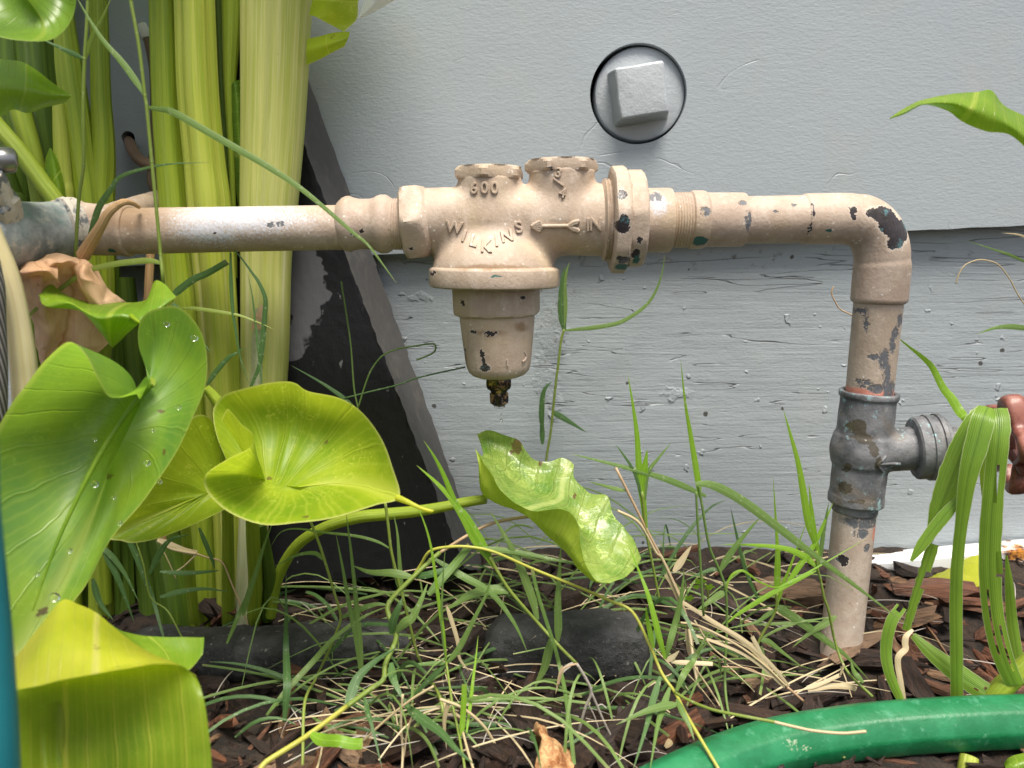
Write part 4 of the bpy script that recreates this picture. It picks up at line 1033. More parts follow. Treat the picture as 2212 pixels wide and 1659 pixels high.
# leaf G top left (soft, near), H below it
fan('leaf', (40, -60, .34), [(-60, -90, .35), (-90, 0, .335), (-60, 58, .33), (0, 80, .327), (50, 88, .326), (93, 88, .327), (119, 80, .329), (143, 57, .333), (158, 27, .337), (162, -10, .34), (150, -60, .345), (90, -110, .35)], 4.5, MAT['leaf_deep'], left, bulge=.010, vein=.0001, label='glossy rounded leaf in the top left corner')
loft('leaf', [[(-60, 120, .36), (0, 129, .36), (43, 133, .359), (72, 147, .358), (110, 176, .356), (150, 203, .354)], [(-60, 190, .345), (0, 185, .345), (40, 190, .345), (72, 195, .345), (112, 205, .346), (154, 208, .351)], [(-60, 262, .355), (0, 250, .355), (28, 236, .355), (60, 244, .354), (98, 232, .354), (140, 222, .354)], [(-60, 250, .372), (0, 238, .372), (30, 228, .372), (62, 234, .372), (100, 228, .368), (146, 214, .362)]], MAT['leaf_mid'], left, label='pale blotched leaf with curled edge at the left')
stalk(left, [(-40, 470, .325, 27), (-14, 530, .325, 27), (16, 600, .325, 25), (38, 690, .325, 24), (52, 800, .325, 27), (60, 920, .328, 28), (70, 1150, .35, 26), (90, 1420, .38, 24)], 'stalk_cream', slight, label='cream coloured stalk in front at the left')
# curly leaf over the dark gap
loft('leaf', [[(87, 632, .365), (107, 612, .367), (138, 634, .372), (187, 651, .378), (250, 652, .38), (300, 651, .38), (322, 642, .377), (334, 607, .37), (355, 613, .364), (375, 634, .360)],
              [(90, 642, .352), (97, 661, .348), (140, 652, .344), (187, 673, .340), (217, 681, .339), (257, 676, .340), (285, 682, .341), (308, 690, .343), (350, 664, .350), (376, 646, .356)],
              [(175, 668, .356), (182, 676, .352), (190, 685, .350), (208, 706, .350), (228, 720, .351), (245, 722, .352), (264, 714, .352), (282, 705, .351), (297, 696, .350), (318, 684, .352)],
              [(243, 752, .372)] * 10], MAT['leaf_mid'], left, n=80, m=36, label='curly leaf seen edge on below the pipe at the left')
tube('leaf_tip', [P(283, 682, .341), P(295, 692, .337), (P(303, 697, .335))], [.0011, .0007, .0003], MAT['leaf_round'], left, n=8, seg=8)
# withered leaf
wl_ = thing('withered_leaf', 'orange brown withered leaf hanging crumpled below the left end of the pipe', 'leaf', P(183, 548, .385))
loft('blade', [[(186, 548, .384), (184, 549, .384), (182, 550, .384), (179, 551, .384), (177, 551, .384)],
               [(212, 596, .376), (190, 585, .366), (165, 570, .372), (120, 562, .362), (88, 562, .37)],
               [(236, 620, .380), (195, 620, .366), (150, 612, .374), (95, 605, .360), (36, 577, .37)],
               [(275, 652, .386), (220, 672, .372), (150, 668, .382), (85, 650, .366), (48, 620, .374)],
               [(262, 700, .395), (205, 735, .385), (140, 730, .39), (95, 715, .378), (62, 672, .38)],
               [(150, 815, .405), (130, 820, .40), (110, 815, .40), (92, 800, .395), (78, 770, .392)]], MAT['leaf_dry'], wl_, n=70, m=70, wrinkle=.0048, seed=4)
loft('curled_fold', [[(36, 578, .368), (60, 566, .364), (90, 560, .362), (120, 562, .364)], [(45, 590, .358), (75, 582, .352), (102, 584, .352), (124, 600, .358)], [(52, 612, .366), (80, 596, .36), (108, 600, .36), (126, 612, .366)]], MAT['leaf_dry'], wl_, n=30, m=20, wrinkle=.0022, seed=9)
MAT['dry_stem'] = stalk_mat('tan dry stem', (.42, .24, .10), (.58, .38, .20), (.66, .46, .27), trans=.1, rough=.6)
stalk(wl_, [(300, 447, .400, 4), (285, 439, .385, 5), (267, 437, .376, 7), (250, 446, .374, 8), (233, 462, .373, 9), (217, 490, .374, 10), (200, 518, .377, 12), (180, 552, .382, 14)], 'dry_stem', ridged, name='leaf_stem')
stalk(None, [(327, 470, .445, 9), (325, 545, .444, 9), (321, 620, .443, 9), (318, 720, .442, 9), (330, 850, .442, 9), (345, 1000, .442, 8), (360, 1345, .441, 7)], 'dry_stem', ridged, name='dry_stalk')
tag(bpy.data.objects['dry_stalk'], 'single brown dry stalk standing behind the curly leaf below the pipe', 'stalk')

front = thing('calla_lily', 'low calla lily in front with large heart shaped yellow green leaves', 'plant', P(470, 1345, .43))
# big heart leaf
fan('leaf', (325, 828, .328), [(318, 812, .322, .0), (285, 846, .298, .0), (240, 858, .283, -.004), (213, 818, .280, .002), (188, 768, .284, .008), (150, 739, .290, .018), (105, 772, .294, .024), (60, 828, .296, .024), (18, 880, .295, .022), (-22, 970, .293, .020), (-34, 1090, .289, .018), (-18, 1220, .284, .014), (8, 1330, .280, .010), (38, 1424, .277, .008), (112, 1352, .283, .009), (180, 1272, .288, .010), (235, 1172, .294, .010), (310, 1080, .300, .009), (376, 985, .306, .009), (424, 885, .312, .010), (443, 830, .316, .012), (446, 760, .322, .012), (426, 704, .327, .011), (382, 663, .331, .009), (332, 668, .333, .008), (303, 692, .330, .008), (300, 742, .329, .004), (316, 790, .329, 0), (325, 815, .328, 0)], 13, MAT['leaf_big'], front, n=190, m=34, label='big blue green heart leaf with a folded lobe', vein=.0004, seed=2)
tube('midrib', [P(326, 828, .326), P(290, 868, .3225), P(235, 950, .313), P(180, 1050, .303), P(120, 1180, .2925), P(70, 1320, .283)], [.0017, .0015, .0012, .0009, .0007, .0003], MAT['leaf_mid'], front, n=40, seg=10)
stalk(front, [(325, 826, .330, 11), (335, 850, .345, 11), (360, 920, .37, 11), (390, 1050, .40, 11), (420, 1340, .432, 11)], 'stalk', slight, name='petiole')
# round leaf
fan('leaf', (547, 1041, .366), [(478, 905, .352, .004), (490, 884, .346, .002), (500, 890, .340, 0), (521, 915, .333, 0), (546, 940, .326, 0), (540, 967, .321, .002), (491, 992, .317, .004), (448, 1022, .318, .008), (442, 1049, .319, .010), (461, 1079, .320, .010), (504, 1112, .321, .010), (572, 1135, .322, .010), (641, 1130, .323, .010), (726, 1117, .325, .010), (811, 1091, .329, .010), (862, 1074, .333, .011), (847, 1005, .343, .012), (820, 941, .352, .014), (782, 890, .360, .016), (735, 861, .365, .016), (666, 845, .369, .016), (640, 828, .371, .015), (612, 824, .372, .015), (555, 832, .373, .014), (491, 849, .372, .012), (464, 876, .370, .010), (460, 907, .368, .006), (470, 950, .366, .004), (492, 1000, .366, .002)], 15, MAT['leaf_round'], front, n=190, m=34, label='round yellow green leaf rolled like a funnel', seed=7)
tube('leaf_tip', [P(858, 1075, .333), P(880, 1084, .330), P(905, 1096, .328), P(930, 1104, .327), P(936, 1102, .327)], [.0016, .0012, .0009, .0008, .0003], MAT['leaf_yellow'], front, n=20, seg=10)
stalk(front, [(547, 1045, .368, 14), (545, 1110, .385, 14), (548, 1180, .40, 15), (552, 1260, .415, 15), (548, 1345, .428, 15)], 'stalk', slight, name='petiole')
stalk(front, [(445, 838, .375, 9), (458, 852, .376, 11), (474, 875, .377, 13), (486, 920, .38, 13), (492, 1100, .395, 12), (494, 1345, .43, 14)], 'stalk', slight, name='petiole')
stalk(front, [(560, 1130, .40, 14), (575, 1200, .41, 14), (583, 1260, .42, 15), (577, 1335, .43, 14)], 'stalk_deep_shaded', slight, name='petiole')
# yellow leaf between the two
fan('leaf', (505, 1040, .385), [(478, 1000, .382), (466, 930, .380), (452, 903, .378), (425, 897, .374), (380, 930, .366), (320, 1010, .356), (268, 1100, .350), (234, 1158, .347), (262, 1168, .347), (290, 1173, .347), (342, 1163, .350), (427, 1129, .356), (480, 1104, .362), (510, 1080, .370)], 7, MAT['leaf_round'], front, n=120, m=24, bulge=.004, label='yellow green leaf tucked between the heart leaf and the round leaf', seed=12)
# folded yellow leaf bottom left
loft('leaf', [[(30, 1425, .262), (100, 1334, .268), (136, 1296, .272), (170, 1305, .273), (211, 1325, .273), (255, 1362, .272), (323, 1410, .266), (381, 1434, .258), (424, 1460, .248)],
              [(30, 1460, .246), (85, 1400, .246), (128, 1378, .248), (168, 1380, .249), (208, 1388, .250), (262, 1400, .250), (330, 1418, .249), (384, 1434, .247), (424, 1462, .245)],
              [(30, 1491, .238), (80, 1482, .236), (120, 1472, .235), (165, 1464, .234), (204, 1455, .234), (289, 1439, .235), (340, 1434, .237), (387, 1439, .240), (426, 1464, .244)]], MAT['leaf_yellow'], front, n=70, m=30, label='pale underside fold of the bottom left leaf', seed=3)
loft('leaf', [[(30, 1484, .2385), (60, 1479, .2375), (88, 1474, .2368), (114, 1468, .236), (140, 1464, .2358), (204, 1451, .2355), (289, 1436, .2365), (387, 1437, .241), (427, 1463, .2445)],
              [(31, 1500, .250), (62, 1494, .253), (92, 1489, .256), (118, 1486, .2565), (140, 1486, .2565), (206, 1478, .252), (290, 1466, .247), (396, 1464, .243), (436, 1488, .242)],
              [(32, 1580, .252), (64, 1580, .256), (94, 1582, .260), (120, 1584, .2585), (140, 1586, .2585), (210, 1570, .255), (300, 1555, .247), (405, 1540, .239), (447, 1537, .237)],
              [(34, 1670, .246), (66, 1670, .25), (96, 1674, .254), (122, 1678, .2535), (142, 1680, .2535), (212, 1660, .249), (306, 1650, .240), (410, 1650, .233), (457, 1656, .231)],
              [(38, 1780, .24), (68, 1790, .242), (98, 1800, .244), (124, 1810, .246), (144, 1815, .246), (214, 1790, .24), (304, 1780, .234), (408, 1760, .227), (455, 1760, .225)]], MAT['leaf_hollow'], front, n=90, m=40, label='dark hollow of the bottom left leaf', seed=5)
loft('leaf', [[(236, 1345, .280), (262, 1362, .281), (300, 1373, .282), (345, 1377, .282), (400, 1377, .282), (440, 1376, .281)], [(262, 1372, .276), (300, 1392, .276), (340, 1402, .276), (370, 1410, .276), (410, 1410, .277), (439, 1392, .279)], [(290, 1400, .272), (325, 1420, .270), (360, 1434, .268), (385, 1442, .268), (408, 1446, .269), (437, 1412, .276)]], MAT['leaf_mid'], front, n=40, m=20, label='green side lobe of the bottom left leaf', seed=8)
stalk(front, [(135, 1500, .262, 12), (140, 1700, .257, 14), (142, 1850, .25, 15)], 'stalk', slight, name='petiole')
# wet leaf under the drip
WR = [[(1030, 938, .408), (1059, 928, .410), (1098, 940, .412), (1122, 952, .412), (1138, 975, .411), (1158, 996, .410), (1188, 997, .410), (1220, 990, .411), (1242, 1004, .409), (1244, 1034, .402), (1272, 1066, .396), (1309, 1070, .392), (1328, 1112, .384), (1352, 1142, .378), (1371, 1169, .374), (1386, 1206, .366)],
      [(1040, 960, .410), (1062, 955, .414), (1092, 972, .414), (1112, 990, .412), (1130, 1010, .409), (1150, 1024, .406), (1178, 1028, .404), (1206, 1030, .402), (1228, 1046, .398), (1240, 1068, .393), (1262, 1096, .388), (1290, 1110, .384), (1310, 1146, .376), (1332, 1176, .370), (1352, 1200, .364), (1372, 1222, .358)],
      [(1040, 985, .402), (1064, 994, .402), (1082, 1012, .400), (1100, 1030, .398), (1120, 1044, .396), (1142, 1056, .394), (1168, 1066, .391), (1194, 1074, .388), (1218, 1086, .385), (1234, 1104, .381), (1250, 1130, .377), (1268, 1160, .371), (1284, 1192, .364), (1304, 1218, .358), (1328, 1240, .352), (1350, 1246, .350)],
      [(1027, 966, .388), (1036, 986, .384), (1045, 1003, .380), (1056, 1018, .376), (1066, 1032, .373), (1080, 1056, .370), (1100, 1078, .368), (1122, 1094, .366), (1158, 1105, .364), (1204, 1099, .363), (1233, 1108, .362), (1250, 1137, .359), (1257, 1183, .354), (1266, 1222, .349), (1288, 1256, .345), (1320, 1262, .345)],
      [(1032, 1000, .384), (1038, 1030, .383), (1042, 1052, .383), (1050, 1066, .382), (1062, 1076, .380), (1082, 1088, .378), (1106, 1098, .376), (1130, 1110, .373), (1160, 1126, .370), (1186, 1140, .368), (1208, 1156, .366), (1226, 1176, .362), (1240, 1200, .357), (1254, 1226, .352), (1284, 1257, .3485), (1318, 1263, .347)],
      [(1040, 1050, .398), (1041, 1066, .397), (1044, 1078, .396), (1054, 1082, .394), (1070, 1086, .392), (1090, 1093, .390), (1112, 1102, .387), (1136, 1118, .384), (1162, 1140, .380), (1186, 1160, .376), (1204, 1176, .373), (1222, 1192, .368), (1238, 1210, .362), (1250, 1228, .357), (1280, 1256, .352), (1314, 1262, .349)]]
loft('leaf', WR[:4], MAT['leaf_wet'], front, n=120, m=50, wrinkle=.0014, seed=21, label='wet battered leaf lying below the dripping regulator')
loft('leaf_underside', WR[3:], MAT['leaf_under'], front, n=120, m=24, wrinkle=.0014, seed=21, label='dry yellowish underside of the wet leaf')
stalk(front, [(1050, 1078, .396, 10), (1010, 1084, .398, 11), (960, 1094, .40, 11), (900, 1104, .402, 12), (830, 1111, .404, 13), (770, 1118, .406, 13), (700, 1140, .41, 12), (640, 1180, .415, 12), (600, 1250, .42, 12), (585, 1330, .425, 12)], 'stalk', slight, name='petiole', label='long petiole of the wet leaf')
def droplets(name, parent, spots):
    D = Acc()
    for (x, y, Y, r) in spots:
        bm = bmesh.new(); bmesh.ops.create_icosphere(bm, subdivisions=2, radius=r)
        D.add([P(x, y, Y) + Vector((v.co.x, v.co.y * .6, v.co.z * .9)) for v in bm.verts], [tuple(v.index for v in f.verts) for f in bm.faces]); bm.free()
    D.build(name, MAT['water'], parent, kind='stuff', sharp=0)
A = [(x, y, y_, r) for x, y, y_, r in ((205, 1046, .296, .0016), (318, 1000, .302, .0014), (385, 880, .312, .0012), (345, 1040, .300, .0011), (258, 1130, .292, .0012), (150, 1190, .288, .0012), (118, 1290, .283, .0022), (245, 1075, .295, .0009), (420, 730, .325, .0016), (360, 700, .331, .0014), (205, 950, .304, .0008), (330, 930, .308, .0008), (80, 1240, .285, .0010))]
droplets('water_drops', front, A)
# leaf entering at the right
rl = thing('calla_leaf', 'pale green leaf with a curled pointed tip entering from the right over the wall', 'leaf', P(2230, 290, .36))
loft('blade', [[(1921, 255, .345), (1948, 237, .346), (1990, 216, .35), (2060, 203, .358), (2110, 199, .362), (2142, 196, .364), (2170, 228, .366), (2235, 262, .368), (2300, 300, .37)],
               [(1921, 256, .344), (1952, 243, .342), (1994, 224, .343), (2056, 222, .346), (2100, 232, .348), (2140, 242, .35), (2180, 262, .352), (2235, 298, .354), (2300, 340, .356)],
               [(1922, 257, .345), (1956, 246, .346), (1997, 226, .35), (2046, 240, .352), (2078, 262, .352), (2130, 284, .352), (2182, 292, .353), (2232, 335, .354), (2300, 390, .356)]], MAT['leaf_mid'], rl, n=60, m=20, seed=14)
stalk(rl, [(2260, 330, .362, 10), (2330, 420, .37, 12), (2400, 700, .39, 14), (2430, 1200, .41, 15), (2440, 1480, .42, 15)], 'stalk', slight, name='petiole')
# yellow fallen leaf by the white strip
yl = loft('fallen_leaf', [[(1975, 1262, .478), (2040, 1230, .490), (2090, 1205, .4945), (2125, 1196, .4945)], [(1985, 1275, .468), (2045, 1250, .474), (2095, 1232, .478), (2140, 1225, .482)], [(2000, 1285, .462), (2050, 1272, .462), (2100, 1268, .462), (2150, 1262, .464)]], MAT['leaf_yellow'], None, n=30, m=20, wrinkle=.002, label='yellow fallen leaf lying over the white plastic strip', cat='leaf')

# ================================================================== chewed strap leaved plant at the right
def blade(name, pts, wq, mat, parent=None, n=18, fold=.25, twist=0.0, blunt=False, label=None, clampg=True, face=None):
    C = [(PG if clampg else P)(*p) for p in pts]
    k = (P(pts[0][0] + 1, pts[0][1], pts[0][2]) - P(pts[0][0], pts[0][1], pts[0][2])).length
    V, F, U = ribbon_geo(C, wq * k, n, fold, twist, blunt, face)
    return make(name, V, F, MAT[mat], parent, uv=U, sharp=0, label=label)
def strap(pts, mat, parent, n=60, holes=(), label=None, seed=0, ragged=.06):
    """wide leaf strip with width per point, chewed holes and ragged margins"""
    C = catmull([P(p[0], p[1], p[2]) for p in pts], n)
    W_ = catmull([[p[3] * (P(p[0] + 1, p[1], p[2]) - P(p[0], p[1], p[2])).length, 0, 0] for p in pts], n)[:, 0]
    T = np.gradient(C, axis=0); T /= np.linalg.norm(T, axis=1)[:, None]; m_ = 13
    V = []; U = []
    for i in range(n):
        vw = C[i] - np.array([0, 0, CAM_H]); vw /= np.linalg.norm(vw)
        X = np.cross(T[i], vw); X /= np.linalg.norm(X); Nn = np.cross(X, T[i])
        for j in range(m_):
            s_ = j / (m_ - 1) * 2 - 1
            e = 1 - ragged * (.5 + .5 * mnoise.noise((i * .35, seed + (5 if s_ > 0 else 0), 0))) * (abs(s_) > .8)
            V.append(C[i] + X * W_[i] * .5 * s_ * e + Nn * W_[i] * (.10 * s_ * s_ + .010 * math.cos(s_ * 9)))
            U.append((.5 + .5 * s_, i / (n - 1)))
    F = []
    for f in grid_faces(n, m_):
        i, j = divmod(f[0], m_)
        if any(a <= i / n <= b and c <= j / (m_ - 2) <= d_ for a, b, c, d_ in holes): continue
        F.append(f)
    return make('leaf', V, F, mat, parent, uv=U, sharp=0, label=label)
def strap_mat():
    m = M('strap leaf'); s = m.sep(m.uv()); p = m.pos()
    ln = m.math('SINE', m.math('MULTIPLY', s[0], 75))
    col = m.mix(m.noise(p, 45, 4), (.10, .22, .022), (.24, .39, .04))
    col = m.mix(m.math('MULTIPLY', m.ss(ln, .2, 1), .12), col, (.30, .42, .09))
    ed = m.ss(m.math('ABSOLUTE', m.math('SUBTRACT', s[0], .5)), .465, .495)
    col = m.mix(m.math('MULTIPLY', ed, .8), col, (.62, .64, .42))
    mid = m.ss(m.math('ABSOLUTE', m.math('SUBTRACT', s[0], .5)), .07, .02)
    col = m.mix(m.math('MULTIPLY', mid, .5), col, (.06, .14, .015))
    nr = m.bump(ln, .25, .0005); m.set(col=col, rough=.36, normal=nr); m.translucent(m.mix(.5, col, (.4, .6, .05)), .42, nr)
    return m.m
SM = strap_mat()
sp = thing('strap_leaf_plant', 'chewed strap leaved plant with bent leaves at the right in front of the valve', 'plant', P(2090, 1505, .36))
strap([(2124, 886, .374, 40), (2110, 910, .371, 52), (2084, 965, .369, 64), (2054, 1042, .368, 64), (2028, 1108, .368, 46), (2010, 1165, .368, 14), (2004, 1190, .368, 4)], SM, sp, seed=1, ragged=.25, label='wide bent leaf limb behind the upright leaf')
strap([(2134, 879, .366, 40), (2124, 905, .360, 48), (2108, 965, .357, 48), (2091, 1030, .356, 38), (2077, 1130, .356, 26), (2068, 1215, .356, 25), (2065, 1300, .356, 26), (2066, 1400, .355, 26), (2067, 1512, .354, 25)], SM, sp, seed=2, ragged=.10, label='bent leaf folded over with a straight upright limb')
strap([(2154, 882, .364, 40), (2159, 912, .358, 44), (2156, 960, .354, 44), (2148, 1040, .353, 43), (2141, 1130, .352, 45), (2138, 1230, .351, 45), (2146, 1330, .35, 44), (2164, 1410, .348, 44), (2192, 1480, .346, 38)], SM, sp, holes=[(.31, .43, .50, .68), (.56, .62, .8, 1.0), (.66, .86, .28, .42), (.76, .93, .66, .80)], seed=3, ragged=.14, label='bent leaf with long slit holes')
strap([(2142, 882, .368, 40), (2140, 930, .376, 38), (2134, 1010, .384, 34), (2140, 1100, .392, 28), (2156, 1240, .398, 20)], SM, sp, seed=4, label='darker folded back limb behind the bent leaves')
strap([(2174, 1200, .40, 4), (2180, 1260, .40, 16), (2186, 1340, .40, 22), (2200, 1430, .395, 22)], SM, sp, seed=5)
strap([(2072, 1075, .362, 12), (2048, 1105, .361, 26), (2015, 1145, .361, 26), (1988, 1182, .361, 22), (1968, 1212, .361, 6)], SM, sp, seed=16, ragged=.12, label='torn strip with a pale margin')
strap([(2016, 1175, .366, 30), (1998, 1232, .366, 28), (1980, 1285, .366, 24), (1966, 1330, .366, 20), (1957, 1362, .366, 20)], SM, sp, seed=7, ragged=.4, holes=[(.25, .4, .6, 1)])
strap([(1948, 1310, .362, 22), (1925, 1345, .360, 24), (1914, 1400, .358, 24), (1920, 1450, .355, 22), (1940, 1500, .352, 18), (1952, 1520, .350, 10)], SM, sp, seed=8, holes=[(.0, .06, .2, .7)])
strap([(1972, 1372, .372, 14), (2010, 1408, .366, 30), (2060, 1448, .36, 42), (2105, 1480, .355, 44), (2150, 1508, .350, 40)], SM, sp, seed=9, holes=[(.75, .79, .3, .45), (.82, .86, .6, .75)])
stalk(sp, [(2140, 1515, .352, 20), (2165, 1486, .352, 22), (2200, 1454, .352, 22), (2260, 1400, .352, 22)], 'stalk', slight, name='stem')
blade('dry_strip', [(1972, 1360, .362), (1958, 1374, .360), (1955, 1390, .359), (1956, 1402, .358), (1941, 1418, .357), (1940, 1440, .356), (1945, 1470, .354), (1952, 1515, .352)], 13, 'gt', sp, n=26, blunt=True, label='tan shrivelled leaf strip')
for pts in ([(2094, 1635, .325, 18), (2086, 1690, .32, 20)], ):
    stalk(None, [pts[0], (2090, 1660, .322, 19), pts[1]], 'stalk_pale', slight, name='cut_stalk'); tag(bpy.data.objects['cut_stalk'], 'pale cut stalk sticking out under the green hose', 'stalk')
loft('young_leaf', [[(2168, 1650, .318), (2180, 1636, .318), (2205, 1628, .318), (2240, 1622, .318)], [(2172, 1660, .313), (2190, 1655, .312), (2210, 1650, .312), (2240, 1645, .312)], [(2176, 1700, .312), (2195, 1690, .31), (2215, 1690, .31), (2240, 1690, .31)]], MAT['leaf_mid'], None, n=20, m=12, label='pale green leaf under the hose in the bottom right corner', cat='leaf')
# ================================================================== weeds and grass drawn one by one
def weed(label, base, items, Y=None, group='grass plants growing in the bark'):
    """items: (kind, width, material, points); s = stem tube, b = blade"""
    r = thing('grass_plant', label, 'grass', PG(base[0], base[1], Y or base[2]), group)
    for it in items:
        kd, wq, mat, pts = it[:4]
        opt = it[4] if len(it) > 4 else {}
        pts = [(p[0], p[1], p[2] if len(p) > 2 else Y) for p in pts]
        if kd == 's':
            C = [PG(*p) for p in pts]; k = S
            V, F, U = tube_geo(C, [wq * .5 * k] * len(C), max(14, 5 * len(C)), 8)
            U = np.stack([U[:, 0], U[:, 1] / max(U[:, 1].max(), 1e-6) * .9], 1)
            A = Acc().add(V, F, U)
            for p in C[1:-1:2]:
                bm = bmesh.new(); bmesh.ops.create_icosphere(bm, subdivisions=1, radius=wq * .62 * k)
                A.add([Vector(p) + v.co for v in bm.verts], [tuple(v.index for v in f.verts) for f in bm.faces], [(0.3, .5)] * len(bm.verts)); bm.free()
            A.build('stem', MAT[mat], r, sharp=0)
        else:
            blade('blade', pts, wq, mat, r, n=max(14, 5 * len(pts)), twist=opt.get('twist', rng.uniform(-.5, .5)), blunt=opt.get('blunt', False), fold=opt.get('fold', .22))
    return r
weed('tall grass stem standing before the far left lily stalks', (163, 600), [
    ('s', 7, 'gs', [(190, -40), (190, 0), (187, 67), (183, 127), (180, 233), (180, 357), (170, 433), (163, 560), (160, 700, .40)]),
    ('b', 11, 'gd', [(183, 128), (160, 117), (140, 108), (115, 96), (90, 84)]), ('b', 11, 'gs', [(184, 128), (192, 100), (205, 70), (222, 36), (242, -8)])], Y=.385)
weed('tall grass stem crossing the pipe with a long blade over the thickest stalk', (353, 612), [
    ('s', 7, 'gs', [(278, -30), (282, 0), (300, 100), (313, 207), (317, 233), (328, 350), (337, 443), (347, 550), (353, 615), (360, 720, .40)]),
    ('b', 14, 'g', [(312, 204), (290, 170), (262, 132), (225, 90), (195, 45), (163, -10)]),
    ('b', 15, 'g', [(318, 232), (345, 236), (375, 243), (440, 280), (510, 320), (575, 358), (640, 400), (700, 448), (760, 500), (795, 529), (830, 575), (857, 613)], {'twist': .2}),
    ('b', 13, 'gs', [(352, 570), (330, 564), (300, 564), (240, 572), (180, 590), (110, 640), (65, 680), (48, 710), (45, 735)])], Y=.372)
weed('arched grass blade rising behind the withered leaf', (195, 505), [('b', 13, 'gd', [(190, 520), (200, 490), (213, 450), (228, 425), (240, 408), (257, 384), (300, 367), (367, 354), (453, 351)])], Y=.388)
weed('loose grass between the lily stalks below the pipe', (480, 1000), [
    ('b', 16, 'gd', [(372, 640), (385, 628), (417, 604), (440, 594), (460, 584), (491, 566)], {'blunt': True}), ('b', 15, 'gd', [(373, 655), (385, 672), (407, 703), (432, 735), (458, 763)]),
    ('b', 8, 'gs', [(385, 667), (415, 666), (450, 670), (490, 676), (520, 682), (560, 697), (590, 711)]), ('b', 8, 'gd', [(498, 545), (499, 610), (503, 670), (510, 720), (520, 775), (540, 835)]),
    ('b', 11, 'gd', [(540, 840), (560, 790), (567, 740), (572, 680), (573, 645), (560, 612), (545, 590), (520, 556), (490, 522)]), ('b', 6, 'gd', [(565, 830), (560, 770), (552, 700), (545, 640), (535, 590)]),
    ('b', 11, 'gd', [(447, 832), (465, 805), (493, 773), (512, 762), (529, 750)])], Y=.405)
weed('thin forked grass stems against the black board', (774, 888), [
    ('s', 4, 'g', [(780, 950), (774, 886), (765, 840), (758, 749), (750, 690), (737, 608)]), ('s', 4, 'g', [(774, 880), (786, 840), (799, 805), (815, 780), (833, 764), (862, 753), (893, 748), (925, 743), (940, 745), (938, 760), (915, 772), (900, 777)]),
    ('s', 4, 'gd', [(745, 860), (800, 846), (854, 833), (890, 820), (931, 809), (1005, 793)]), ('b', 9, 'gd', [(770, 886), (745, 862), (715, 840), (680, 818), (628, 789)])], Y=.43)
weed('green weed climbing the wall behind the regulator', (1178, 1100), [
    ('s', 7, 'gs', [(1170, 1120, .490), (1180, 995, .497), (1190, 930), (1200, 833), (1207, 780), (1212, 735), (1219, 712)]), ('b', 17, 'gd', [(1219, 714), (1214, 680), (1213, 640), (1216, 600), (1220, 575)]), ('b', 12, 'g', [(1219, 712), (1220, 660), (1219, 619), (1223, 590), (1230, 566)]),
    ('b', 10, 'g', [(1221, 714), (1250, 711), (1281, 708), (1312, 703), (1340, 696), (1372, 678), (1398, 657), (1415, 632), (1425, 607), (1432, 580), (1436, 549)]),
    ('b', 12, 'gd', [(1171, 935), (1170, 890), (1173, 852), (1180, 836), (1192, 824)]), ('b', 11, 'gd', [(1172, 960), (1171, 920), (1172, 870)]), ('b', 13, 'gd', [(1192, 889), (1212, 900), (1238, 916), (1268, 935)])], Y=.499)
weed('chewed bright leaf blade bending down behind the riser pipe', (2089, 918), [('b', 19, 'gb', [(2092, 922, .44), (2082, 900, .44), (2072, 887, .445), (2055, 860, .45), (2037, 838, .455), (2013, 793, .46), (1990, 770, .46), (1967, 752, .46), (1930, 722, .46)])], Y=.45)
weed('thin tan grass tip showing left of the riser pipe', (1850, 690), [('s', 3.5, 'gp', [(1880, 700), (1839, 680), (1815, 668), (1806, 655), (1797, 637), (1797, 628), (1801, 619)])], Y=.46)
weed('pale hair thin arched stem at the right edge', (2215, 670), [('s', 3, 'gt', [(2065, 613), (2070, 596), (2082, 575), (2100, 565), (2120, 561), (2145, 566), (2162, 577), (2183, 606), (2198, 635), (2225, 675)])], Y=.45)
weed('thin blades entering low over the wall from the right edge', (2225, 570), [('b', 6, 'g', [(2228, 572), (2180, 550), (2150, 540), (2090, 520)]), ('b', 12, 'g', [(2235, 712), (2190, 706), (2151, 708), (2112, 721)]), ('b', 5, 'gt', [(2230, 520), (2200, 507), (2164, 503)])], Y=.45)

R = 'upright grass shoot'
weed('upright bright grass shoot right of the wet leaf with crossing blades', (1413, 1236), [
    ('b', 17, 'gb', [(1396, 1147), (1387, 1062), (1382, 1030), (1380, 1006), (1376, 940), (1368, 880), (1356, 808)]), ('s', 6, 'gs', [(1425, 1300), (1413, 1236), (1396, 1147), (1387, 1062)]),
    ('b', 18, 'gb', [(1386, 1050), (1390, 1020), (1394, 1000), (1398, 970)]), ('b', 14, 'g', [(1525, 1072), (1474, 1049), (1430, 1032), (1364, 1013), (1293, 995), (1232, 980)]),
    ('b', 9, 'g', [(1352, 1060), (1330, 1056), (1300, 1048), (1270, 1040)]), ('b', 10, 'g', [(1393, 1080), (1398, 1025), (1422, 990), (1450, 956)]), ('b', 7, 'gd', [(1388, 1080), (1370, 1020), (1345, 980), (1330, 960)]),
    ('s', 7, 'gt', [(1540, 1490), (1509, 1485), (1488, 1359), (1471, 1298), (1430, 1206), (1417, 1193), (1381, 1130), (1334, 1103)]), ('s', 6, 'gp', [(1488, 1359), (1471, 1298), (1440, 1225), (1405, 1160), (1330, 1010)]),
    ('b', 15, 'gt', [(1455, 1235), (1470, 1215), (1483, 1195), (1494, 1178)]), ('b', 18, 'gt', [(1503, 1480), (1497, 1430), (1490, 1390), (1488, 1358)], {'blunt': True}), ('b', 14, 'gt', [(1475, 1310), (1455, 1265), (1440, 1240)], {'blunt': True})], Y=.40)
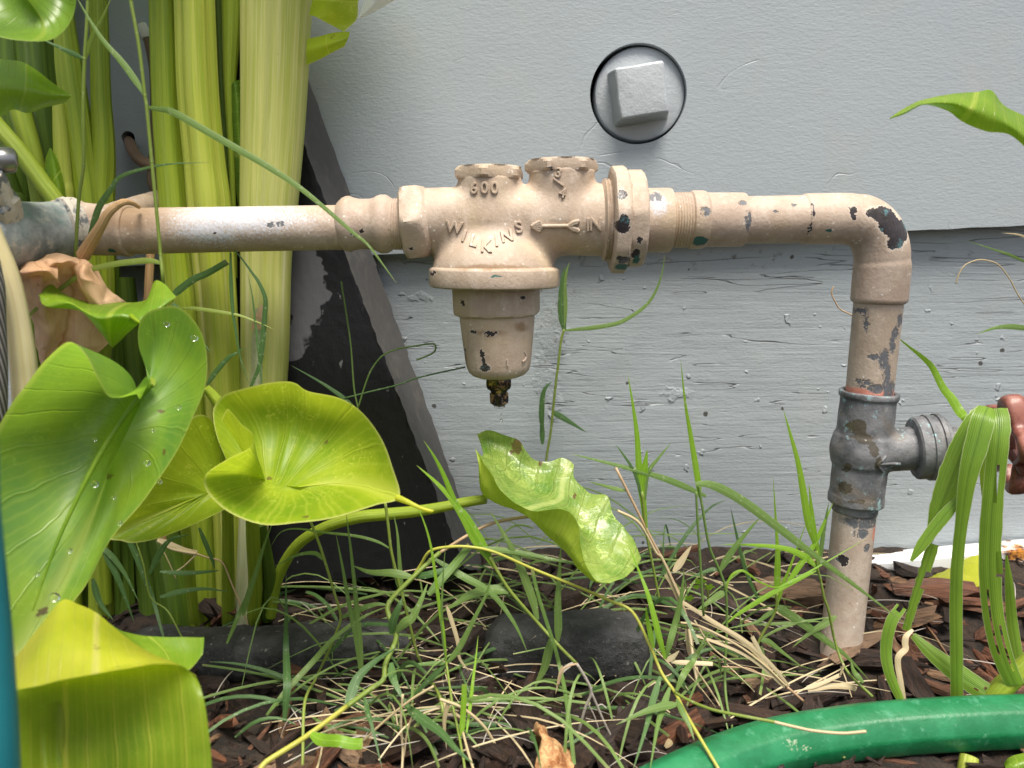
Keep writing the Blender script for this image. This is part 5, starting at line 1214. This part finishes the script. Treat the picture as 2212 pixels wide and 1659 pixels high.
weed('tallest grass shoot before the wall with slanting blades', (1580, 1570), [
    ('b', 13, 'gb', [(1512, 1075), (1508, 1040), (1500, 990), (1490, 930), (1480, 870), (1470, 776)]), ('s', 5.5, 'g', [(1582, 1575, .345), (1570, 1519, .355), (1566, 1458, .365), (1570, 1353), (1568, 1278), (1555, 1234), (1532, 1179), (1517, 1094), (1508, 1045)]),
    ('b', 14, 'g', [(1555, 1234), (1570, 1208), (1590, 1179), (1615, 1148), (1647, 1112)]), ('b', 15, 'g', [(1567, 1279), (1556, 1284), (1539, 1295), (1520, 1308), (1500, 1325)]), ('b', 9, 'gd', [(1553, 1232), (1539, 1230), (1510, 1240), (1476, 1256)]),
    ('b', 5.5, 'gb', [(1568, 1290), (1571, 1262), (1580, 1244), (1590, 1236), (1604, 1233), (1620, 1242), (1641, 1257), (1675, 1269), (1709, 1261), (1740, 1245), (1770, 1227)]),
    ('b', 7, 'gb', [(1570, 1346), (1600, 1322), (1641, 1295), (1690, 1266), (1743, 1238), (1800, 1205), (1875, 1161)]), ('b', 7, 'g', [(1566, 1458), (1540, 1470), (1510, 1490), (1495, 1515), (1488, 1540)])], Y=.372)
weed('large arching grass blade crossing in front of the riser pipe', (1500, 1200), [
    ('s', 5, 'g', [(1520, 1330), (1512, 1200), (1506, 1110), (1504, 1062)]), ('b', 20, 'g', [(1503, 1046), (1530, 1046), (1570, 1062), (1621, 1094), (1692, 1148), (1740, 1185), (1777, 1213), (1846, 1264), (1880, 1290), (1960, 1350)], {'twist': .1})], Y=.355)
weed('grass shoot with a knotted node before the foot of the riser pipe', (1830, 1450), [
    ('b', 15, 'gb', [(1766, 1190), (1747, 1132), (1735, 1060), (1724, 999), (1708, 940), (1692, 884)]), ('b', 13, 'gb', [(1768, 1200), (1758, 1150), (1753, 1100), (1747, 1043)]), ('b', 12, 'gb', [(1700, 1262), (1725, 1225), (1759, 1176), (1780, 1130), (1800, 1085)]),
    ('b', 9, 'g', [(1770, 1225), (1776, 1170), (1784, 1120), (1790, 1085)]), ('b', 14, 'gb', [(1768, 1228), (1740, 1204), (1700, 1186), (1640, 1178), (1555, 1176)]), ('s', 5.5, 'gs', [(1885, 1505, .35), (1830, 1450, .365), (1805, 1390), (1790, 1320), (1780, 1290), (1772, 1250), (1766, 1228), (1764, 1190)]),
    ('b', 6, 'gb', [(1765, 1232), (1730, 1250), (1680, 1278), (1610, 1320), (1560, 1350)]), ('b', 11, 'g', [(1865, 1475, .355), (1845, 1450, .36), (1838, 1425)])], Y=.375)
weed('star shaped grass node with a wide blade pointing down right', (1645, 1373), [
    ('b', 19, 'g', [(1676, 1316), (1690, 1318), (1743, 1353), (1790, 1388), (1828, 1417), (1882, 1474)], {'twist': .2}), ('b', 15, 'g', [(1806, 1331), (1780, 1348), (1750, 1367), (1711, 1399)]), ('b', 7, 'g', [(1631, 1349), (1700, 1346), (1750, 1340), (1806, 1331)]),
    ('b', 13, 'gb', [(1679, 1310), (1679, 1250), (1680, 1200), (1678, 1160), (1670, 1030)]), ('b', 9, 'gb', [(1679, 1305), (1690, 1265), (1705, 1230), (1745, 1120)]), ('b', 10, 'g', [(1676, 1316), (1655, 1330), (1630, 1345), (1560, 1360)]),
    ('s', 6, 'gs', [(1625, 1420), (1645, 1373), (1665, 1340), (1676, 1316), (1679, 1280)]), ('b', 12, 'g', [(1640, 1382), (1660, 1386), (1692, 1410), (1732, 1440)]), ('b', 8, 'gd', [(1640, 1300), (1610, 1230), (1590, 1150), (1578, 1095)])], Y=.383)
weed('long yellow grass runner crossing the mulch to the hose', (1458, 1496), [
    ('s', 6.5, 'gy', [(892, 1247, .375), (909, 1220, .375), (930, 1190, .372), (975, 1181, .37), (1018, 1182, .37), (1069, 1193, .37), (1154, 1230, .37), (1256, 1271, .368), (1318, 1298, .365), (1366, 1322, .36), (1403, 1393, .352), (1430, 1455, .345), (1458, 1496, .337), (1488, 1553, .32), (1549, 1656, .30), (1580, 1710, .295)]),
    ('b', 14, 'g', [(1437, 1424, .347), (1448, 1385, .347), (1458, 1349), (1470, 1300), (1475, 1264), (1478, 1228)]), ('b', 13, 'gb', [(1437, 1424, .345), (1425, 1380, .345), (1413, 1332, .347), (1400, 1285, .35), (1383, 1240, .355), (1354, 1170, .36)]),
    ('b', 14, 'g', [(1461, 1492, .335), (1478, 1455, .338), (1498, 1427), (1515, 1395), (1534, 1361)]), ('b', 14, 'gd', [(1427, 1461, .34), (1410, 1515, .328), (1396, 1570, .315), (1366, 1668, .295)]), ('b', 14, 'g', [(1447, 1485, .335), (1432, 1530, .325), (1420, 1570, .315), (1403, 1668, .295)]),
    ('b', 17, 'g', [(1464, 1521, .325), (1430, 1526, .322), (1386, 1540, .318), (1330, 1566, .314)]), ('b', 12, 'g', [(1462, 1510, .327), (1475, 1540, .32), (1490, 1570, .315), (1500, 1600, .31)]),
    ('s', 6, 'gs', [(1458, 1496, .330), (1490, 1514, .322), (1539, 1533, .312), (1600, 1546, .305), (1675, 1560, .300)]), ('s', 5.5, 'gt', [(1672, 1559.5, .300), (1720, 1571, .298), (1760, 1579, .297), (1820, 1584, .296), (1871, 1580, .295)]),
    ('b', 11, 'gb', [(1412, 1400, .349), (1400, 1345, .352), (1395, 1310)])], Y=.35)
weed('bright double grass blade leaning left beside the wet leaf', (1246, 1434), [
    ('s', 7.5, 'gs', [(1246, 1434, .365), (1205, 1393, .367), (1165, 1349), (1130, 1310), (1100, 1274), (1075, 1235), (1058, 1203)]),
    ('b', 18, 'gb', [(1062, 1212), (1045, 1180), (1030, 1155), (1005, 1115), (985, 1090), (960, 1030), (940, 990), (915, 951)]), ('b', 20, 'gb', [(1068, 1225), (1050, 1195), (1027, 1165), (1000, 1115), (974, 1076), (940, 1040), (900, 1005)]),
    ('b', 20, 'g', [(1100, 1278), (1070, 1273), (1018, 1284), (985, 1304), (953, 1323)], {'twist': .1}), ('b', 18, 'g', [(1161, 1339), (1152, 1300), (1137, 1257), (1120, 1215), (1103, 1179), (1080, 1140), (1058, 1103)]),
    ('b', 17, 'g', [(1205, 1386), (1206, 1350), (1205, 1298), (1208, 1240), (1212, 1174)]), ('b', 19, 'g', [(1190, 1380), (1183, 1415), (1175, 1444), (1162, 1470), (1147, 1497)]), ('b', 9, 'gg', [(1240, 1430, .365), (1215, 1450, .36), (1205, 1480, .355)])], Y=.372)
weed('long thin dark blade rising through the middle of the mulch', (1239, 1655), [('b', 10, 'g', [(1241, 1675, .305), (1239, 1640, .31), (1222, 1502, .34), (1210, 1445), (1199, 1400), (1175, 1325), (1160, 1275), (1150, 1230)], {'blunt': True})], Y=.36)
weed('slender grass with long upright blades between board and bright shoot', (1001, 1652), [
    ('s', 5, 'gs', [(1005, 1670, .305), (1001, 1640, .31), (988, 1570, .325), (977, 1519, .335), (964, 1431)]), ('b', 8, 'gb', [(964, 1435), (958, 1370), (950, 1315), (940, 1240), (930, 1176), (915, 1125), (897, 1085)]), ('b', 7, 'g', [(964, 1432), (958, 1380), (954, 1332), (957, 1250), (963, 1170)]),
    ('b', 10, 'g', [(964, 1432), (940, 1433), (900, 1436), (852, 1445)]), ('b', 13, 'g', [(966, 1432), (985, 1410), (1001, 1383), (1025, 1335), (1050, 1284), (1065, 1230)]), ('b', 12, 'gd', [(964, 1435), (930, 1465), (895, 1500), (870, 1520)])], Y=.355)
weed('pale jointed grass stalk in front of the board bottom', (950, 1506), [
    ('s', 6.5, 'gs', [(960, 1560, .335), (950, 1506, .345), (925, 1460), (903, 1417), (888, 1360), (872, 1298), (858, 1245), (845, 1189), (838, 1130), (832, 1085)]), ('b', 9, 'g', [(872, 1295), (866, 1250), (862, 1200), (858, 1150), (850, 1110)]),
    ('b', 8, 'g', [(868, 1280), (856, 1250), (845, 1200)]), ('b', 6, 'g', [(843, 1185), (815, 1170), (770, 1158), (700, 1150), (640, 1142), (606, 1150), (585, 1180)]), ('b', 10, 'gt', [(950, 1510, .345), (975, 1535, .335), (1010, 1560, .33)])], Y=.385)
weed('bent green grass stalk left of the yellow jointed stem', (654, 1638), [
    ('s', 6, 'gs', [(652, 1665, .31), (654, 1638, .315), (658, 1519, .335), (680, 1470), (705, 1417), (725, 1370), (736, 1332), (722, 1280), (702, 1213), (686, 1165), (668, 1120)]), ('b', 13, 'g', [(736, 1335), (780, 1315), (815, 1305), (845, 1308)]), ('b', 9, 'g', [(700, 1210), (680, 1195), (640, 1200), (590, 1225)]), ('b', 10, 'gd', [(705, 1417), (735, 1385), (760, 1360), (800, 1340)])], Y=.37)
weed('pair of long upright blades below the round leaf', (780, 1458), [
    ('b', 12, 'g', [(782, 1460), (778, 1400), (772, 1330), (766, 1264), (757, 1180), (747, 1105)]), ('b', 11, 'g', [(778, 1450), (770, 1380), (753, 1298), (740, 1225), (725, 1150)]), ('b', 13, 'g', [(576, 1545, .345), (620, 1490, .352), (678, 1427), (720, 1380), (763, 1346), (800, 1325), (843, 1308)], {'twist': .1}),
    ('b', 16, 'gd', [(614, 1560, .34), (620, 1480, .345), (618, 1400), (618, 1330), (618, 1240)]), ('b', 9, 'gd', [(782, 1465), (760, 1500), (735, 1540), (700, 1600)])], Y=.365)
weed('thick yellow green jointed runner rising from the bottom left of the mulch', (671, 1584), [
    ('s', 9.5, 'gy', [(560, 1665, .285), (576, 1645, .288), (625, 1614, .295), (671, 1584, .305), (749, 1526, .325)]), ('s', 10.5, 'gs', [(749, 1526, .325), (800, 1489, .335), (828, 1468, .34), (833, 1434, .345), (855, 1383, .352), (852, 1350, .355), (841, 1332, .358), (841, 1301, .362), (892, 1247, .37), (930, 1211, .376), (950, 1194, .38)]), ('s', 7.5, 'gp', [(950, 1194, .38), (1001, 1162, .386), (1040, 1140, .39), (1080, 1126, .392), (1144, 1115, .40)]),
    ('b', 22, 'gd', [(749, 1528, .325), (760, 1495, .33), (775, 1461, .335), (815, 1425, .34), (859, 1398, .342)]), ('b', 18, 'gd', [(845, 1370, .352), (850, 1340, .35), (862, 1310, .35), (870, 1290, .352)]), ('b', 20, 'g', [(856, 1365, .352), (875, 1345, .35), (892, 1332, .35), (910, 1295, .352), (924, 1259, .356)]),
    ('b', 17, 'gd', [(845, 1431, .343), (848, 1460, .335), (858, 1485, .33), (878, 1522, .325)]), ('b', 11, 'gd', [(787, 1506, .33), (796, 1545, .32), (804, 1570, .315), (826, 1662, .30)]), ('b', 26, 'gb', [(671, 1586, .303), (695, 1598, .30), (729, 1600, .296), (760, 1606, .296), (784, 1606, .298)], {'blunt': True}),
    ('b', 15, 'gd', [(895, 1246, .372), (930, 1240, .37), (970, 1225, .372), (1010, 1190, .376)]), ('b', 17, 'g', [(892, 1247, .37), (850, 1238, .37), (800, 1236, .372), (762, 1222, .375)]), ('b', 19, 'g', [(925, 1285, .36), (955, 1250, .365), (985, 1215, .37), (1015, 1178, .372)], {'blunt': True}),
    ('b', 15, 'g', [(940, 1208, .375), (1000, 1245, .37), (1060, 1280, .368), (1110, 1345, .365), (1140, 1410, .362)]), ('b', 12, 'g', [(1020, 1184, .37), (1100, 1190, .372), (1180, 1205, .37), (1300, 1230, .365)])], Y=.35)
weed('dark broad blade lying at the bottom of the mulch', (882, 1526), [('b', 20, 'gd', [(876, 1522, .33), (905, 1548, .322), (950, 1580, .312), (985, 1618, .302), (1025, 1652, .296)])], Y=.32)
weed('cut bright grass stub standing upright at the bottom middle', (998, 1580), [('b', 13, 'gb', [(997, 1590, .320), (1000, 1550, .322), (1002, 1515, .323), (1003, 1478, .324)], {'blunt': True, 'twist': 0}), ('b', 8, 'gb', [(1008, 1582, .322), (1016, 1520, .33), (1022, 1468, .335), (1028, 1420, .34), (1033, 1372, .345)]), ('s', 5, 'gt', [(1000, 1582, .32), (1010, 1620, .31), (1025, 1670, .30)])], Y=.322)
weed('branched grey dead stem lying at the bottom of the mulch', (1246, 1434), [('s', 6, 'gg', [(1246, 1434), (1265, 1465), (1277, 1495), (1264, 1530), (1253, 1570), (1246, 1600), (1242, 1628)]), ('s', 5, 'gg', [(1277, 1495), (1290, 1525), (1305, 1560), (1325, 1601)]), ('s', 3, 'gg', [(1270, 1520), (1285, 1550), (1300, 1600)]), ('s', 3, 'gg', [(1290, 1525), (1300, 1522), (1310, 1530)]), ('b', 8, 'gt', [(1215, 1438), (1208, 1465), (1200, 1500)]), ('s', 4, 'gp', [(1246, 1434), (1225, 1440), (1214, 1452), (1206, 1480)])], Y=.335)
weed('straw coloured stems arching over the edging stone', (784, 1601), [('s', 5, 'gt', [(784, 1601), (815, 1572), (848, 1543), (890, 1510), (937, 1482)]), ('s', 5, 'gt', [(870, 1500), (866, 1560), (870, 1620), (868, 1670)]), ('s', 6, 'gt', [(950, 1510), (1000, 1530), (1046, 1570), (1075, 1620), (1095, 1665)]), ('s', 4, 'gt', [(893, 1540), (880, 1580), (872, 1640)]), ('b', 10, 'gt', [(970, 1510), (960, 1560), (965, 1620)])], Y=.325, group='straw on the mulch')
weed('curled tan dry blade hanging over the dark gap', (967, 1315), [('b', 9, 'gt', [(965, 1310), (972, 1330), (988, 1383), (992, 1420), (1005, 1440), (1013, 1450)])], Y=.37, group='straw on the mulch')
weed('straw bundle lying before the riser foot', (1690, 1480), [
    ('b', 9, 'gt', [(1705, 1482), (1660, 1430), (1610, 1385), (1545, 1345), (1470, 1298)], {'blunt': True}), ('b', 7, 'gt', [(1695, 1486), (1645, 1440), (1600, 1410), (1540, 1385), (1500, 1372)], {'blunt': True}), ('b', 6, 'gt', [(1690, 1480), (1640, 1420), (1580, 1372), (1490, 1330)]), ('s', 5, 'gt', [(1700, 1484), (1650, 1436), (1590, 1392), (1510, 1352), (1470, 1345)]),
    ('b', 10, 'gt', [(1685, 1478), (1655, 1440), (1640, 1405), (1625, 1375)], {'blunt': True}), ('s', 3.5, 'gt', [(1672, 1465), (1600, 1440), (1540, 1400), (1500, 1340)]), ('s', 3, 'gp', [(1660, 1470), (1620, 1445), (1560, 1440)]),
    ('b', 13, 'gt', [(1745, 1491), (1790, 1482), (1835, 1484), (1850, 1490)], {'blunt': True}), ('b', 9, 'gt', [(1743, 1488), (1780, 1474), (1815, 1458)], {'blunt': True}), ('s', 5, 'gt', [(1815, 1458), (1820, 1445), (1822, 1434)]),
    ('s', 6, 'gp', [(1700, 1484), (1730, 1510), (1765, 1540)]), ('b', 12, 'gt', [(1440, 1428), (1455, 1418), (1468, 1405)]), ('b', 14, 'gt', [(1437, 1614), (1460, 1590), (1482, 1570)]), ('b', 10, 'gt', [(1450, 1430), (1500, 1432), (1540, 1434)], {'blunt': True}), ('s', 4, 'gt', [(1500, 1440), (1540, 1500), (1575, 1560)])], Y=.36, group='straw on the mulch')
weed('dry pale stem tangle under the yellow leaf at the left', (480, 1215), [('b', 14, 'gt', [(340, 1165), (370, 1178), (400, 1190), (425, 1195)], {'blunt': True}), ('s', 7, 'gt', [(340, 1168), (370, 1185), (400, 1192), (424, 1196)]), ('s', 4, 'gp', [(424, 1196), (450, 1205), (480, 1215), (500, 1260), (525, 1320), (536, 1350)]), ('s', 4, 'gt', [(424, 1198), (395, 1225), (370, 1240)]), ('s', 3, 'gt', [(350, 1185), (365, 1215), (380, 1250)])], Y=.405, group='straw on the mulch')
weed('dark grass tuft in the shade below the yellow leaf', (300, 1345), [
    ('b', 12, 'gd', [(258, 1130), (285, 1180), (310, 1240), (332, 1300), (350, 1365, .385), (368, 1420, .375)]), ('s', 4, 'gs', [(290, 1160), (310, 1220), (325, 1290), (362, 1320), (395, 1380, .38)]), ('b', 12, 'gd', [(222, 1190), (250, 1240), (270, 1290), (290, 1345)]), ('b', 12, 'gd', [(215, 1180), (240, 1200), (270, 1240), (300, 1300)]), ('b', 11, 'gd', [(345, 1290), (390, 1278), (440, 1272), (494, 1278)]),
    ('b', 13, 'gd', [(323, 1240), (345, 1195), (370, 1165), (410, 1155)]), ('b', 10, 'gd', [(345, 1235), (400, 1238), (450, 1235), (475, 1232)]), ('b', 10, 'gd', [(430, 1140), (455, 1200), (465, 1230)]), ('b', 13, 'gd', [(200, 1250), (215, 1300), (245, 1340)]), ('b', 12, 'g', [(525, 1330), (535, 1290), (555, 1230), (570, 1180), (592, 1120)]), ('b', 9, 'g', [(490, 1390, .375), (515, 1330), (540, 1270), (560, 1210)])], Y=.395)
# seedling with divided leaves
sd = thing('seedling', 'tiny seedling with lobed leaves in the bark before the wall', 'seedling', PG(1530, 1300, .44))
def lobed(qx, qy, r):
    c = P(qx, qy, .43); V = [c]; k = r * S
    for i in range(48):
        a = 2 * math.pi * i / 48; rr = k * (.55 + .45 * abs(math.cos(a * 2.5)))
        V.append(c + Vector((rr * math.cos(a), -rr * .25 * math.sin(a), rr * .75 * math.sin(a))))
    make('leaf', V, [(0, 1 + i, 1 + (i + 1) % 48) for i in range(48)], MAT['gb'], sd, uv=[(.3, .3)] * 49)
for a in ((1513, 1256, 16), (1532, 1268, 14), (1489, 1292, 13), (1505, 1268, 10)): lobed(*a)
tube('stem', [P(1524, 1262, .43), P(1530, 1290, .433), PG(1520, 1330, .437)], [.0006] * 3, MAT['gs'], sd, n=10, seg=6)

# orange rind
V = []; n, m_ = 40, 26
R0 = rail([(1154, 1578), (1163, 1568), (1175, 1572), (1190, 1584), (1206, 1596), (1222, 1612)], n, .318); R1 = rail([(1160, 1700), (1170, 1700), (1190, 1702), (1215, 1704), (1240, 1705), (1262, 1705)], n, .296)
A = Acc(); V = []
for i in range(n):
    for j in range(m_):
        a = 2 * math.pi * j / m_; t = .5 + .5 * math.cos(a); c = R0[i] * t + R1[i] * (1 - t)
        th = .0065 * math.sin(a) * math.sin(math.pi * min(1, max(0, (i + 1) / (n + 1)))) ** .5
        q = c + np.array([0, th, 0]); V.append(q + np.array(mnoise.noise_vector(Vector(q) * 90)) * .0035 + np.array(mnoise.noise_vector(Vector(q) * 260)) * .0018)
make('dry_rind', V, grid_faces(n, m_, True) + [tuple(range(m_)), tuple((n - 1) * m_ + j for j in range(m_ - 1, -1, -1))], MAT['rind'], label='crumbling orange brown rind standing in the mulch at the bottom edge', cat='rind', sharp=60)

# ================================================================== bark mulch
def chip_geo(L, W_, T_, seed):
    r = np.random.default_rng(seed); n = 6
    ring = []
    out = [(-1, -.7), (-.45, -1), (.5, -.9), (1, -.45), (.9, .6), (.2, 1), (-.6, .85), (-1.05, .25)]
    V = []
    for h in (-1, 1):
        for (x, y) in out:
            V.append(((x + r.uniform(-.28, .28) * (abs(x) > .8) + r.uniform(-.1, .1)) * L / 2, (y + r.uniform(-.28, .28)) * W_ / 2, h * T_ / 2 * r.uniform(.5, 1.3)))
        V.append((r.uniform(-.3, .3) * L / 2, r.uniform(-.3, .3) * W_ / 2, h * T_ / 2 * r.uniform(.9, 1.9)))
    b = r.uniform(-.25, .25)
    V = [(x, y, z + b * L * ((x / L) ** 2) + r.uniform(-.25, .25) * y * .5) for x, y, z in V]
    F = []
    for i in range(8):
        k = (i + 1) % 8
        F += [(8, k, i), (17, 9 + i, 9 + k), (i, k, 9 + k, 9 + i)]
    return np.array(V), F
variants = []
for v in range(22):
    L = rng.uniform(.016, .036); W_ = L * rng.uniform(.16, .50); T_ = W_ * rng.uniform(.25, .6)
    if v >= 14: L = rng.uniform(.02, .045); W_ = rng.uniform(.0025, .0055); T_ = W_ * rng.uniform(.4, .8)
    V, F = chip_geo(L, W_, T_, 100 + v)
    for mk in ('bark_dark', 'bark_red', 'bark_tan'):
        me = bpy.data.meshes.new('bark_chip'); me.from_pydata(V.tolist(), [], F); me.materials.append(MAT[mk])
        variants.append((me, mk, V, F))
def rot(): 
    return Matrix.Rotation(rng.uniform(0, 6.28), 3, 'Z') @ Matrix.Rotation(rng.normal(0, .55), 3, 'X') @ Matrix.Rotation(rng.normal(0, .33), 3, 'Y')
def chip_kind(x, y):
    # redder, drier chips where the photograph shows them: bottom left, right of the riser, under the hose
    wred = .16 + .5 * (y < .36) * (x < -.05) + .45 * (x > .17) - .2 * (abs(x) < .06)
    u_ = rng.uniform()
    return 'bark_red' if u_ < wred * .75 else ('bark_tan' if u_ < wred else 'bark_dark')
KL = {'bark_dark': ('dark wet', 'almost black'), 'bark_red': ('reddish brown', 'reddish'), 'bark_tan': ('pale weathered', 'light brown')}
def where(qx, qy):
    if qy > 1520 and qx > 1600: return 'behind the green hose' if qy < 1600 else 'in front of the green hose'
    if qy > 1450: 
        return 'beside the folded yellow leaf at the bottom' if qx < 640 else 'at the bottom edge left of the rind' if qx < 1150 else 'at the bottom edge right of the rind' if qx < 1330 else 'left of the hose end'
    if qx > 1880: return 'among the strap leaves'
    if qx > 1690: return 'around the foot of the riser pipe'
    if qy < 1270: return 'at the wall foot behind the wet leaf' if qx < 1350 else 'at the wall foot left of the riser pipe'
    if qx > 1400: return 'between the short edging stone and the riser pipe'
    if qx > 900: return 'around the short edging stone'
    return 'around the long edging stone'
cnt = 0
while cnt < 280:
    qx = rng.uniform(350, 2230); qy = rng.uniform(1170, 1690) ** 1.0
    Y = gy(qx, qy)
    if Y > .507: continue
    p = P(qx, qy, Y)
    if (qx < 450 and qy < 1450) or (qx > 1860 and qy < 1285) or (qx > 1480 and qy > 1590): continue
    mk = chip_kind(p.x, p.y)
    me, _, _, _ = variants[3 * int(rng.integers(0, 22)) + ('bark_dark', 'bark_red', 'bark_tan').index(mk)]
    o = bpy.data.objects.new('bark_chip', me); COL.objects.link(o)
    s_ = rng.uniform(.8, 1.45)
    o.matrix_world = Matrix.Translation((p.x, min(p.y, .502), p.z + rng.uniform(.001, .007))) @ rot().to_4x4() @ Matrix.Scale(s_, 4)
    nar = (me.vertices[0].co - me.vertices[4].co).length * s_ > .026
    tag(o, '%s %s bark chip %s' % ('long' if nar else 'short', KL[mk][0], where(qx, qy)), 'bark chip', 'bark mulch chips'); cnt += 1
for mk in ('bark_dark', 'bark_red', 'bark_tan'):
    A = Acc()
    for k in range(4200 if mk == 'bark_dark' else 1700):
        if k % 4 == 0: x, y = rng.uniform(-1.2, 1.2), rng.uniform(-.3, .5)
        else: x, y = rng.uniform(-.42, .48), rng.uniform(.26, .505)
        if chip_kind(x, y) != mk: continue
        _, _, V, F = variants[3 * int(rng.integers(0, 22))]
        Mx = np.array(rot()); s_ = rng.uniform(.35, .8) if k % 2 else rng.uniform(.12, .4)
        A.add((V * s_) @ Mx.T + np.array([x, y, gz(x, y) + rng.uniform(-.002, .004)]), F)
    A.build('bark_mulch', MAT[mk], kind='stuff', smooth=False, label={'bark_dark': 'layer of small dark wet bark mulch bits', 'bark_red': 'layer of small reddish bark mulch bits', 'bark_tan': 'layer of small pale bark mulch bits'}[mk], cat='mulch')
# loose straw, rootlets and short grass between the chips
def scatter(name, mat, n, wq, Lr, lift, label, box, up=.25, seed=1):
    A = Acc()
    for k in range(n):
        qx, qy = rng.uniform(box[0], box[2]), rng.uniform(box[1], box[3])
        if qx > 1380 and qy > 1560: continue
        Y = min(gy(qx, qy), .5); p = np.array(P(qx, qy, Y)); a = rng.uniform(0, 6.28); L = rng.uniform(*Lr)
        d_ = np.array([math.cos(a), math.sin(a) * .6, 0]); pts = []
        bend = rng.normal(0, .16); rise = abs(rng.normal(0, up)); lf = lift * rng.uniform(.6, 1.6); sag = rng.uniform(.5, 1.1)
        for t in np.linspace(0, 1, 5):
            pts.append(p + d_ * L * (t - .3) + np.array([-d_[1], d_[0], 0]) * bend * L * t * t + np.array([0, 0, lf + L * rise * (t - t * t * sag)]))
        pts = [q if q[1] < .5 else np.array([q[0], .5, q[2]]) for q in pts]
        V, F, U = ribbon_geo(pts, wq * S * rng.uniform(.6, 1.3), 9, .3, rng.uniform(-1, 1), blunt=rng.uniform() < .5)
        A.add(V, F, U)
    A.build(name, MAT[mat], kind='stuff', sharp=0, label=label, cat=name.replace('_', ' '))
scatter('loose_straw', 'gt', 115, 3.0, (.03, .12), .006, 'loose thin straw scattered over the mulch', (600, 1190, 1900, 1680))
scatter('loose_straw', 'gg', 80, 2.0, (.02, .07), .006, 'fine grey rootlets scattered over the mulch', (460, 1230, 2200, 1680))
scatter('grass_bits', 'g', 135, 5.5, (.04, .12), .006, 'short loose green grass blades among the mulch', (560, 1180, 1700, 1660), up=.65)
scatter('grass_bits', 'gd', 60, 8, (.03, .10), .006, 'short dark grass blades among the mulch', (480, 1200, 1500, 1660), up=.7)
